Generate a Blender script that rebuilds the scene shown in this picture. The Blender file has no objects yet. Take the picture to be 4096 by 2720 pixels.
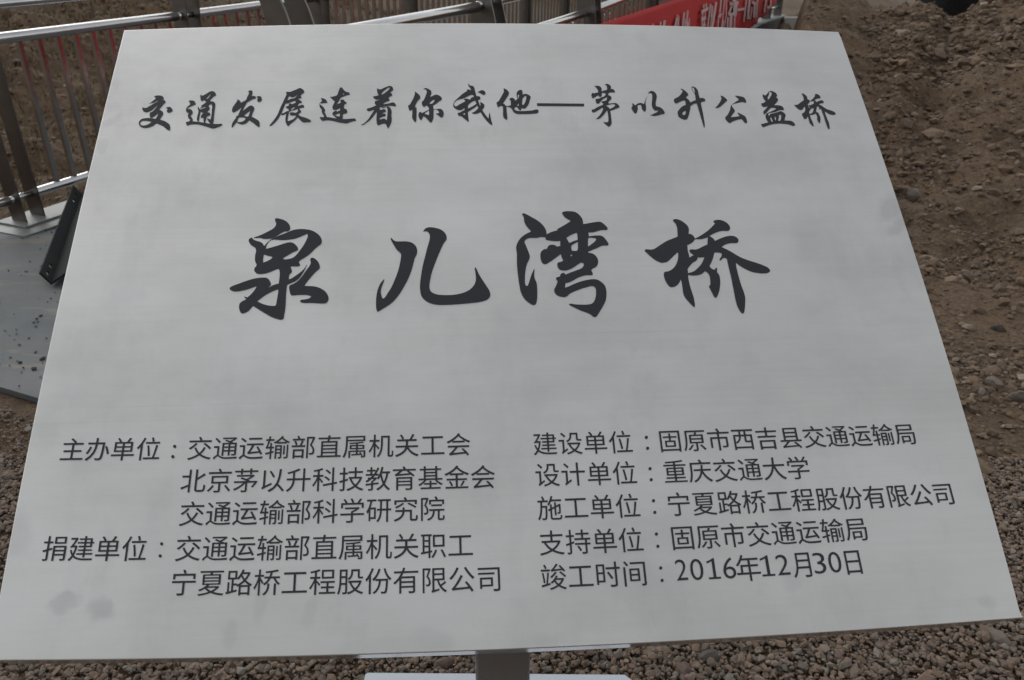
import bpy, bmesh, math, random
import numpy as np
from mathutils import Vector, Matrix, noise as mnoise

random.seed(7); rng = np.random.default_rng(11)
SC = bpy.context.scene
COL = SC.collection

# ------------------------------------------------------------------ camera
H = 1.30                       # eye height, metres
FPX = 3124.0                   # focal length in photograph pixels (4096 wide)
g = np.array([-50/FPX, 6570/FPX, 1.0]); g /= np.linalg.norm(g)      # gravity in camera axes (x right, y down, z forward)
up = -g; fw = np.array([0, 0, 1.0]); yv = fw-(fw@up)*up; yv /= np.linalg.norm(yv); xv = np.cross(yv, up)
M = np.array([xv, yv, up])     # camera axes -> world
CAM = np.array([0, 0, H])
cd = bpy.data.cameras.new('camera'); cam = bpy.data.objects.new('camera', cd); COL.objects.link(cam)
cd.sensor_width = 36; cd.lens = FPX/4096*36; cd.clip_start = 0.05; cd.clip_end = 2000
cam.matrix_world = Matrix(((M[0,0], -M[0,1], -M[0,2], 0), (M[1,0], -M[1,1], -M[1,2], 0), (M[2,0], -M[2,1], -M[2,2], H), (0,0,0,1)))
SC.camera = cam
cd.dof.use_dof = True; cd.dof.focus_distance = 0.98; cd.dof.aperture_fstop = 13

# ------------------------------------------------------------------ light: high thin overcast
SUN_EL, SUN_AZ = math.radians(36), math.radians(-40)     # azimuth from +Y towards +X: to the left
w = bpy.data.worlds.new('World'); SC.world = w; w.use_nodes = True
nt = w.node_tree; bg = nt.nodes['Background']
sky = nt.nodes.new('ShaderNodeTexSky'); sky.sky_type = 'NISHITA'; sky.sun_disc = False
sky.sun_elevation = SUN_EL; sky.sun_rotation = SUN_AZ; sky.air_density = 2.2; sky.dust_density = 2.2; sky.ozone_density = 1.0
hs = nt.nodes.new('ShaderNodeHueSaturation'); hs.inputs['Saturation'].default_value = 0.13
nt.links.new(sky.outputs[0], hs.inputs['Color']); nt.links.new(hs.outputs[0], bg.inputs[0])
bg.inputs[1].default_value = 0.17
sd = bpy.data.lights.new('sun', 'SUN'); sd.energy = 0.2; sd.angle = math.radians(60); sd.color = (1.0, 0.96, 0.9)
so = bpy.data.objects.new('sun', sd); COL.objects.link(so)
sv = Vector((math.sin(SUN_AZ)*math.cos(SUN_EL), math.cos(SUN_AZ)*math.cos(SUN_EL), math.sin(SUN_EL)))
so.rotation_euler = sv.to_track_quat('Z', 'Y').to_euler(); so.location = sv*30
SC.view_settings.view_transform = 'Standard'; SC.view_settings.look = 'None'
SC.view_settings.gamma = 1; SC.view_settings.use_curve_mapping = False; SC.view_settings.exposure = 0.0
SC.render.engine = 'CYCLES'

# ------------------------------------------------------------------ survey of the place (measured from the photograph)
KD = -0.0362872
CX = np.array([2048., 1360.])
def und(p):
    p = (np.atleast_2d(np.array(p, float))-CX)/2048; q = p.copy()
    for _ in range(20): q = p/(1+KD*(q**2).sum(-1, keepdims=True))
    return q
def ray(px, py):
    return M@np.array([(px-2048)/FPX, (py-1360)/FPX, 1.])
def G(px, py, z=0.0):
    d = ray(px, py); return CAM+(z-H)/d[2]*d
def rotm(w_):
    th = np.linalg.norm(w_); a = w_/th; K = np.array([[0,-a[2],a[1]],[a[2],0,-a[0]],[-a[1],a[0],0]])
    return np.eye(3)+np.sin(th)*K+(1-np.cos(th))*K@K
W = 1.13                                                     # plaque width, metres
ASP = 0.7995036
RP = rotm(np.array([-4.46620710e-01,-6.19214675e-02,-3.75243458e-02])); TP = np.array([-5.24835328e-01,-4.22907474e-01,1.02285391e+00])
def plane_uv(p):                                             # photo point -> plaque coordinates (lens-corrected)
    q = und(p)*2048/FPX; d = np.c_[q, np.ones(len(q))]; n = RP[:,2]
    X = d*((TP@n)/(d@n))[:,None]-TP; return np.c_[X@RP[:,0], X@RP[:,1]]
def uv_px(uv):
    uv = np.atleast_2d(uv); X = TP+np.outer(uv[:,0], RP[:,0])+np.outer(uv[:,1], RP[:,1])
    q = X[:,:2]/X[:,2:]*FPX/2048; return CX+2048*q*(1+KD*(q**2).sum(1, keepdims=True))
def px_plate(p):                                             # print position on the plaque, metres (x right, y up the slope)
    p = np.atleast_2d(np.array(p, float)); q = (p-CX)/FPX; d = np.c_[q, np.ones(len(q))]; n = RP[:,2]
    X = d*((TP@n)/(d@n))[:,None]-TP; return np.c_[X@RP[:,0], -(X@RP[:,1])]*W
# bridge frame: s across (right +), a along, h up, seen from the camera point
bdir = M@np.array([(3600-2048)/FPX, (-290-1360)/FPX, 1.]); bdir /= np.linalg.norm(bdir)
rdir = np.array([bdir[1], -bdir[0], 0]); rdir /= np.linalg.norm(rdir); udir = np.cross(rdir, bdir)
def BF(s, a, h): return CAM+rdir*s+bdir*a+udir*h
DECK_H = -1.412
def camber(a): return .26*math.exp(-((a-10.8)/4.2)**2)        # the deck rises gently to mid span

# ------------------------------------------------------------------ helpers
def link(o, parent=None):
    COL.objects.link(o)
    if parent is not None: o.parent = parent
    return o
def mesh_obj(name, verts, faces, mat, parent=None, smooth=False):
    me = bpy.data.meshes.new(name); me.from_pydata([tuple(map(float, v)) for v in verts], [], [tuple(f) for f in faces]); me.validate(); me.update()
    if smooth: me.polygons.foreach_set('use_smooth', [True]*len(me.polygons))
    if mat: me.materials.append(mat)
    return link(bpy.data.objects.new(name, me), parent)
def bm_obj(name, bm, mat, parent=None, smooth=False):
    me = bpy.data.meshes.new(name); bm.to_mesh(me); bm.free()
    if smooth: me.polygons.foreach_set('use_smooth', [True]*len(me.polygons))
    me.materials.append(mat); return link(bpy.data.objects.new(name, me), parent)
def again(o, parent, loc=None):
    c = o.copy(); COL.objects.link(c); c.parent = parent
    if loc is not None: c.location = loc
    return c
def empty(name, mw):
    o = bpy.data.objects.new(name, None); COL.objects.link(o); o.empty_display_size = .1; o.matrix_world = mw; return o
def tag(o, label=None, cat=None, group=None, kind=None):
    for k, v in (('label', label), ('category', cat), ('group', group), ('kind', kind)):
        if v: o[k] = v
    return o
def box_bm(bm, x0, x1, y0, y1, z0, z1, bevel=0):
    r = bmesh.ops.create_cube(bm, size=1)
    for v in r['verts']: v.co = Vector(((x0+x1)/2+v.co.x*(x1-x0), (y0+y1)/2+v.co.y*(y1-y0), (z0+z1)/2+v.co.z*(z1-z0)))
    if bevel:
        es = list({e for v in r['verts'] for e in v.link_edges}); bmesh.ops.bevel(bm, geom=es, offset=bevel, segments=2, affect='EDGES', profile=.5)
def tube_bm(bm, p0, p1, r, n=20, cap=0.4):
    p0, p1 = Vector(p0), Vector(p1); d = (p1-p0).normalized(); L = (p1-p0).length
    a = d.orthogonal().normalized(); b_ = d.cross(a)
    prof = [(0, r*.55), (r*cap*.3, r*.82), (r*cap, r), (L-r*cap, r), (L-r*cap*.3, r*.82), (L, r*.55)]
    rings = []
    for t, rr in prof: rings.append([bm.verts.new(p0+d*t+(a*math.cos(2*math.pi*k/n)+b_*math.sin(2*math.pi*k/n))*rr) for k in range(n)])
    for i in range(len(rings)-1):
        for k in range(n): bm.faces.new((rings[i][k], rings[i][(k+1)%n], rings[i+1][(k+1)%n], rings[i+1][k]))
    bm.faces.new(rings[0][::-1]); bm.faces.new(rings[-1])
    bmesh.ops.recalc_face_normals(bm, faces=bm.faces)

# ------------------------------------------------------------------ materials
def nmat(name):
    m = bpy.data.materials.new(name); m.use_nodes = True; nt = m.node_tree
    return m, nt, nt.nodes['Principled BSDF']
def N(nt, typ, **kw):
    n = nt.nodes.new(typ)
    for k, v in kw.items():
        if k in n.inputs.keys(): n.inputs[k].default_value = v
        else: setattr(n, k, v)
    return n
def noise_tex(nt, scale, detail=6, rough=.6, vec=None, dim=None):
    n = nt.nodes.new('ShaderNodeTexNoise'); n.inputs['Scale'].default_value = scale; n.inputs['Detail'].default_value = detail; n.inputs['Roughness'].default_value = rough
    if vec is not None: nt.links.new(vec, n.inputs['Vector'])
    return n
def ramp(nt, fac, stops):
    r = nt.nodes.new('ShaderNodeValToRGB'); el = r.color_ramp.elements
    while len(el) < len(stops): el.new(.5)
    for e, (p, c) in zip(el, stops): e.position = p; e.color = (*c, 1) if len(c) == 3 else c
    nt.links.new(fac, r.inputs[0]); return r
def mapping(nt, scale=(1,1,1), rot=(0,0,0), loc=(0,0,0), out='Object'):
    tc = nt.nodes.new('ShaderNodeTexCoord'); mp = nt.nodes.new('ShaderNodeMapping')
    mp.inputs['Scale'].default_value = scale; mp.inputs['Rotation'].default_value = rot; mp.inputs['Location'].default_value = loc
    nt.links.new(tc.outputs[out], mp.inputs[0]); return mp.outputs[0]
def math_n(nt, op, a, b=None, clamp=False):
    n = nt.nodes.new('ShaderNodeMath'); n.operation = op; n.use_clamp = clamp
    for i, v in enumerate((a, b)):
        if v is None: continue
        if isinstance(v, (int, float)): n.inputs[i].default_value = v
        else: nt.links.new(v, n.inputs[i])
    return n.outputs[0]
def mixc(nt, fac, a, b, blend='MIX'):
    n = nt.nodes.new('ShaderNodeMix'); n.data_type = 'RGBA'; n.blend_type = blend
    for sock, v in ((n.inputs[0], fac), (n.inputs[6], a), (n.inputs[7], b)):
        if isinstance(v, (int, float)): sock.default_value = v
        elif isinstance(v, tuple): sock.default_value = (*v, 1)
        else: nt.links.new(v, sock)
    return n.outputs[2]
def bump(nt, bsdf, height, strength=.3, dist=.01):
    b = nt.nodes.new('ShaderNodeBump'); b.inputs['Strength'].default_value = strength; b.inputs['Distance'].default_value = dist
    nt.links.new(height, b.inputs['Height']); nt.links.new(b.outputs[0], bsdf.inputs['Normal']); return b
def plaque_material():
    m, nt, b = nmat('brushed_steel_sheet'); L = nt.links
    co = mapping(nt)
    br = noise_tex(nt, 1, 4, .6, mapping(nt, (14, 900, 1)))          # hairline brushing along the width
    br2 = noise_tex(nt, 1, 3, .5, mapping(nt, (3, 60, 1)))
    sm = noise_tex(nt, 3.2, 5, .62, mapping(nt, (1, 1.5, 1), (0, 0, .3)))
    sm2 = noise_tex(nt, 9, 6, .7, mapping(nt, (1.5, .7, 1), (0, 0, .5)))
    smear = ramp(nt, sm.outputs[0], [(.42, (0,0,0)), (.62, (1,1,1))])
    blot = ramp(nt, sm2.outputs[0], [(.60, (0,0,0)), (.70, (1,1,1))])
    # handling marks with a shape of their own
    marks = [(280,2432,72,30,12,.95), (425,2437,52,46,-15,1.0), (3556,828,38,66,-32,.9), (3594,905,24,46,-32,.8), (1010,2400,26,80,0,.5), (890,2520,26,80,25,.5),
             (2600,1590,80,120,20,.32), (2610,1835,70,60,0,.3), (3200,2345,38,62,8,.4), (3930,2415,45,42,-20,.6), (2140,2550,85,45,0,.45), (1740,2530,90,50,0,.4), (180,1730,60,110,0,.35), (60,2150,60,90,20,.5),
             (455,480,26,22,0,.6), (440,425,26,18,0,.5), (425,570,24,24,0,.6), (470,330,18,30,0,.4), (1230,2410,24,60,-20,.4), (1000,2010,60,60,0,.25)]
    wob = noise_tex(nt, 11, 5, .6, co)
    tot = None
    wc = noise_tex(nt, 9, 4, .6, co); w1 = nt.nodes.new('ShaderNodeVectorMath'); w1.operation = 'SUBTRACT'; L.new(wc.outputs['Color'], w1.inputs[0]); w1.inputs[1].default_value = (.5, .5, .5)
    w2 = nt.nodes.new('ShaderNodeVectorMath'); w2.operation = 'MULTIPLY_ADD'; L.new(w1.outputs[0], w2.inputs[0]); w2.inputs[1].default_value = (.075, .075, 0); L.new(co, w2.inputs[2])
    for (px, py, rx, ry, ang, k) in marks:
        c = px_plate((px, py))[0]; e = px_plate((px+rx, py))[0]; f = px_plate((px, py+ry))[0]
        ax = abs(e[0]-c[0]); ay = abs(f[1]-c[1])
        mp = nt.nodes.new('ShaderNodeMapping'); mp.vector_type = 'TEXTURE'
        mp.inputs['Location'].default_value = (c[0], c[1], 0); mp.inputs['Rotation'].default_value = (0, 0, math.radians(ang)); mp.inputs['Scale'].default_value = (ax, ay, 1)
        L.new(w2.outputs[0], mp.inputs[0])
        ln = nt.nodes.new('ShaderNodeVectorMath'); ln.operation = 'LENGTH'; L.new(mp.outputs[0], ln.inputs[0])
        d = math_n(nt, 'ADD', ln.outputs['Value'], math_n(nt, 'MULTIPLY', wob.outputs[0], 1.2))
        mr = nt.nodes.new('ShaderNodeMapRange'); mr.interpolation_type = 'SMOOTHSTEP'; L.new(d, mr.inputs[0])
        mr.inputs[1].default_value = 1.95; mr.inputs[2].default_value = 1.1; mr.inputs[3].default_value = 0; mr.inputs[4].default_value = k
        tot = mr.outputs[0] if tot is None else math_n(nt, 'MAXIMUM', tot, mr.outputs[0])
    base = mixc(nt, math_n(nt, 'MULTIPLY', smear.outputs[0], .75), (.655, .648, .635), (.56, .556, .55))
    base = mixc(nt, math_n(nt, 'MULTIPLY', blot.outputs[0], .35), base, (.48, .47, .46))
    base = mixc(nt, math_n(nt, 'MULTIPLY', br2.outputs[0], .18), base, (.74, .74, .74))
    st = noise_tex(nt, 1, 5, .7, mapping(nt, (2.2, 210, 1))); stc = ramp(nt, st.outputs[0], [(.38, (0,0,0)), (.62, (1,1,1))])
    base = mixc(nt, math_n(nt, 'MULTIPLY', stc.outputs[0], .13), base, (.50, .495, .49))
    fog = noise_tex(nt, 1, 6, .65, mapping(nt, (2.6, 7, 1), (0, 0, -.08))); fg = ramp(nt, fog.outputs[0], [(.44, (0,0,0)), (.66, (1,1,1))])
    wipe = noise_tex(nt, 1, 7, .7, mapping(nt, (9, 3, 1), (0, 0, .5))); wp = ramp(nt, wipe.outputs[0], [(.50, (0,0,0)), (.68, (1,1,1))])
    base = mixc(nt, math_n(nt, 'MULTIPLY', wp.outputs[0], .30), base, (.46, .455, .455))
    scr = noise_tex(nt, 1, 2, .5, mapping(nt, (1.1, 420, 1), (0, 0, .02))); sc2 = ramp(nt, scr.outputs[0], [(.70, (0,0,0)), (.74, (1,1,1))])
    base = mixc(nt, math_n(nt, 'MULTIPLY', sc2.outputs[0], .30), base, (.40, .395, .39))
    base = mixc(nt, math_n(nt, 'MULTIPLY', fg.outputs[0], .42), base, (.75, .752, .75))
    base = mixc(nt, math_n(nt, 'MULTIPLY', tot, .40), base, (.42, .41, .415))
    L.new(base, b.inputs['Base Color']); b.inputs['Metallic'].default_value = 1.0
    r = math_n(nt, 'ADD', math_n(nt, 'MULTIPLY', br.outputs[0], .12), math_n(nt, 'MULTIPLY', smear.outputs[0], .05))
    L.new(math_n(nt, 'ADD', r, .47), b.inputs['Roughness'])
    hgt = math_n(nt, 'ADD', math_n(nt, 'MULTIPLY', br.outputs[0], .02), math_n(nt, 'MULTIPLY', noise_tex(nt, 2.2, 2, .4, co).outputs[0], 4.0))
    bump(nt, b, hgt, .35, .004)
    return m
def steel(name, col=(.56,.55,.54), rough=.22, scale=(1,1,1), dirt=.25):
    m, nt, b = nmat(name)
    n = noise_tex(nt, 40, 5, .65, mapping(nt, scale)); n2 = noise_tex(nt, 7, 4, .6, mapping(nt))
    d = ramp(nt, n2.outputs[0], [(.45, (0,0,0)), (.75, (1,1,1))])
    c = mixc(nt, math_n(nt, 'MULTIPLY', d.outputs[0], dirt), col, (.30, .27, .24))
    nt.links.new(c, b.inputs['Base Color']); b.inputs['Metallic'].default_value = 1
    nt.links.new(math_n(nt, 'ADD', math_n(nt, 'MULTIPLY', n.outputs[0], .16), rough-.08), b.inputs['Roughness'])
    bump(nt, b, n.outputs[0], .08, .002); return m
def paint(name, col, rough=.5, var=.25, scale=12, dust=(.22,.17,.12), dustamt=.3):
    m, nt, b = nmat(name)
    n = noise_tex(nt, scale, 6, .6, mapping(nt)); n2 = noise_tex(nt, scale*.3, 5, .6, mapping(nt))
    c = mixc(nt, math_n(nt, 'MULTIPLY', n.outputs[0], var), col, tuple(x*.6 for x in col))
    d = ramp(nt, n2.outputs[0], [(.5, (0,0,0)), (.72, (1,1,1))])
    c = mixc(nt, math_n(nt, 'MULTIPLY', d.outputs[0], dustamt), c, dust)
    nt.links.new(c, b.inputs['Base Color']); b.inputs['Roughness'].default_value = rough; bump(nt, b, n.outputs[0], .1, .003); return m
def letter_material():
    m, nt, b = nmat('dark_grey_etching_paint')
    n = noise_tex(nt, 30, 4, .6, mapping(nt))
    c = mixc(nt, n.outputs[0], (.018, .021, .027), (.027, .031, .038)); nt.links.new(c, b.inputs['Base Color']); b.inputs['Roughness'].default_value = .5; b.inputs['Specular IOR Level'].default_value = .3
    return m
def deck_material():
    m, nt, b = nmat('grey_painted_steel_deck')
    co = mapping(nt, out='Generated'); co = mapping(nt)
    a = noise_tex(nt, 2.3, 6, .62, co); s = noise_tex(nt, 3.1, 6, .6, mapping(nt, (.8, 2.4, 1), (0,0,.5))); f = noise_tex(nt, 60, 5, .7, co)
    c = mixc(nt, ramp(nt, a.outputs[0], [(.35, (0,0,0)), (.65, (1,1,1))]).outputs[0], (.076, .085, .092), (.055, .071, .084))
    c = mixc(nt, math_n(nt, 'MULTIPLY', ramp(nt, s.outputs[0], [(.55, (0,0,0)), (.64, (1,1,1))]).outputs[0], .6), c, (.19, .160, .115))
    c = mixc(nt, math_n(nt, 'MULTIPLY', f.outputs[0], .35), c, (.09, .095, .095))
    nt.links.new(c, b.inputs['Base Color']); nt.links.new(math_n(nt, 'ADD', math_n(nt, 'MULTIPLY', a.outputs[0], .3), .50), b.inputs['Roughness']); bump(nt, b, f.outputs[0], .15, .002)
    return m
def stone_material(name, stops, fine=220):
    m, nt, b = nmat(name)
    geo = nt.nodes.new('ShaderNodeNewGeometry')
    r = ramp(nt, geo.outputs['Random Per Island'], stops)
    n = noise_tex(nt, fine, 4, .65, mapping(nt)); dust = noise_tex(nt, 5, 4, .6, mapping(nt))
    c = mixc(nt, math_n(nt, 'MULTIPLY', n.outputs[0], .35), r.outputs[0], (.07, .058, .048))
    c = mixc(nt, math_n(nt, 'MULTIPLY', dust.outputs[0], .35), c, (.15, .105, .07))
    nt.links.new(c, b.inputs['Base Color']); b.inputs['Roughness'].default_value = .9; bump(nt, b, n.outputs[0], .3, .002); return m
def soil_material(name, c1=(.140,.086,.050), c2=(.072,.047,.030), c3=(.21,.138,.080), sc=1.0):
    m, nt, b = nmat(name); co = mapping(nt, (sc,)*3)
    a = noise_tex(nt, 1.1, 8, .65, co); f = noise_tex(nt, 17, 8, .72, co); v = noise_tex(nt, 75, 6, .7, co)
    c = mixc(nt, ramp(nt, a.outputs[0], [(.38, (0,0,0)), (.62, (1,1,1))]).outputs[0], c1, c2)
    c = mixc(nt, ramp(nt, f.outputs[0], [(.42, (0,0,0)), (.72, (1,1,1))]).outputs[0], c, c3)
    c = mixc(nt, math_n(nt, 'MULTIPLY', ramp(nt, v.outputs[0], [(.40, (1,1,1)), (.55, (0,0,0))]).outputs[0], .7), c, tuple(x*.55 for x in c2))
    nt.links.new(c, b.inputs['Base Color']); b.inputs['Roughness'].default_value = .95
    bump(nt, b, math_n(nt, 'ADD', f.outputs[0], math_n(nt, 'MULTIPLY', v.outputs[0], .6)), 1.0, .028/sc); return m
def banner_material():
    m, nt, b = nmat('red_banner_cloth')
    wv = noise_tex(nt, 3, 4, .6, mapping(nt, (1, .3, .2))); f = noise_tex(nt, 300, 2, .5, mapping(nt))
    c = mixc(nt, wv.outputs[0], (.56, .014, .015), (.43, .010, .012)); c = mixc(nt, math_n(nt, 'MULTIPLY', f.outputs[0], .25), c, (.15, .008, .008))
    nt.links.new(c, b.inputs['Base Color']); b.inputs['Roughness'].default_value = .75; bump(nt, b, wv.outputs[0], .3, .02); return m
MAT = dict(
    plaque=plaque_material(), letter=letter_material(),
    flange=steel('polished_steel_edge', (.50,.49,.48), .12, (1,1,1), .1),
    post=steel('brushed_steel_post', (.34,.33,.33), .34, (2.5,2.5,.12), .5),
    tube=steel('polished_rail_tube', (.60,.60,.61), .17, (1,1,1), .18),
    bar=steel('dull_steel_bar', (.48,.475,.47), .15, (1,1,1), .12),
    plate=steel('dark_post_plate', (.17,.16,.155), .34, (1,1,1), .4),
    base=paint('pale_grey_base_plate', (.46,.50,.56), .5, .12, 20, (.40,.40,.38), .12),
    foot=paint('grey_foot_plate', (.16,.175,.175), .5, .3, 20),
    deck=deck_material(), girder=paint('dark_girder_paint', (.025,.026,.028), .6, .3, 8),
    angle=paint('black_oxide_angle', (.009,.011,.0125), .75, .4, 14, (.025,.022,.019), .3),
    cut=paint('bare_cut_steel', (.20,.24,.25), .4, .2, 30),
    soil=soil_material('brown_soil'), bank=soil_material('rubble_soil', (.165,.102,.060), (.088,.058,.037), (.25,.170,.100)),
    hill=soil_material('dry_hillside', (.150,.102,.062), (.068,.051,.034), (.22,.158,.100), .8),
    backdrop=soil_material('black_backdrop', (.006,.006,.007), (.003,.003,.0035), (.010,.009,.009)),
    gravel=stone_material('crushed_gravel', [(0,(.090,.074,.064)),(.18,(.18,.128,.098)),(.36,(.23,.165,.120)),(.5,(.115,.113,.108)),(.66,(.255,.185,.135)),(.8,(.165,.108,.088)),(.92,(.27,.225,.18)),(1,(.20,.19,.18))]),
    clod=stone_material('earth_clods', [(0,(.062,.043,.030)),(.3,(.125,.082,.051)),(.55,(.19,.125,.076)),(.75,(.10,.076,.058)),(.93,(.23,.165,.11)),(1,(.30,.25,.20))], 60),
    crumb=paint('dark_mud_crumbs', (.045,.033,.022), .95, .4, 60),
    banner=banner_material(), bwhite=paint('banner_white_print', (.55,.42,.42), .8, .15, 8, (.35,.12,.12), .15),
    concrete=paint('pale_concrete', (.36,.355,.33), .9, .35, 10), grass=paint('dry_grass', (.20,.150,.088), .9, .5, 1.3, (.11,.088,.055), .6),
)
MAT['backdrop'].node_tree.nodes['Principled BSDF'].inputs['Specular IOR Level'].default_value = .05
MAT['angle'].node_tree.nodes['Principled BSDF'].inputs['Specular IOR Level'].default_value = .25

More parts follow.
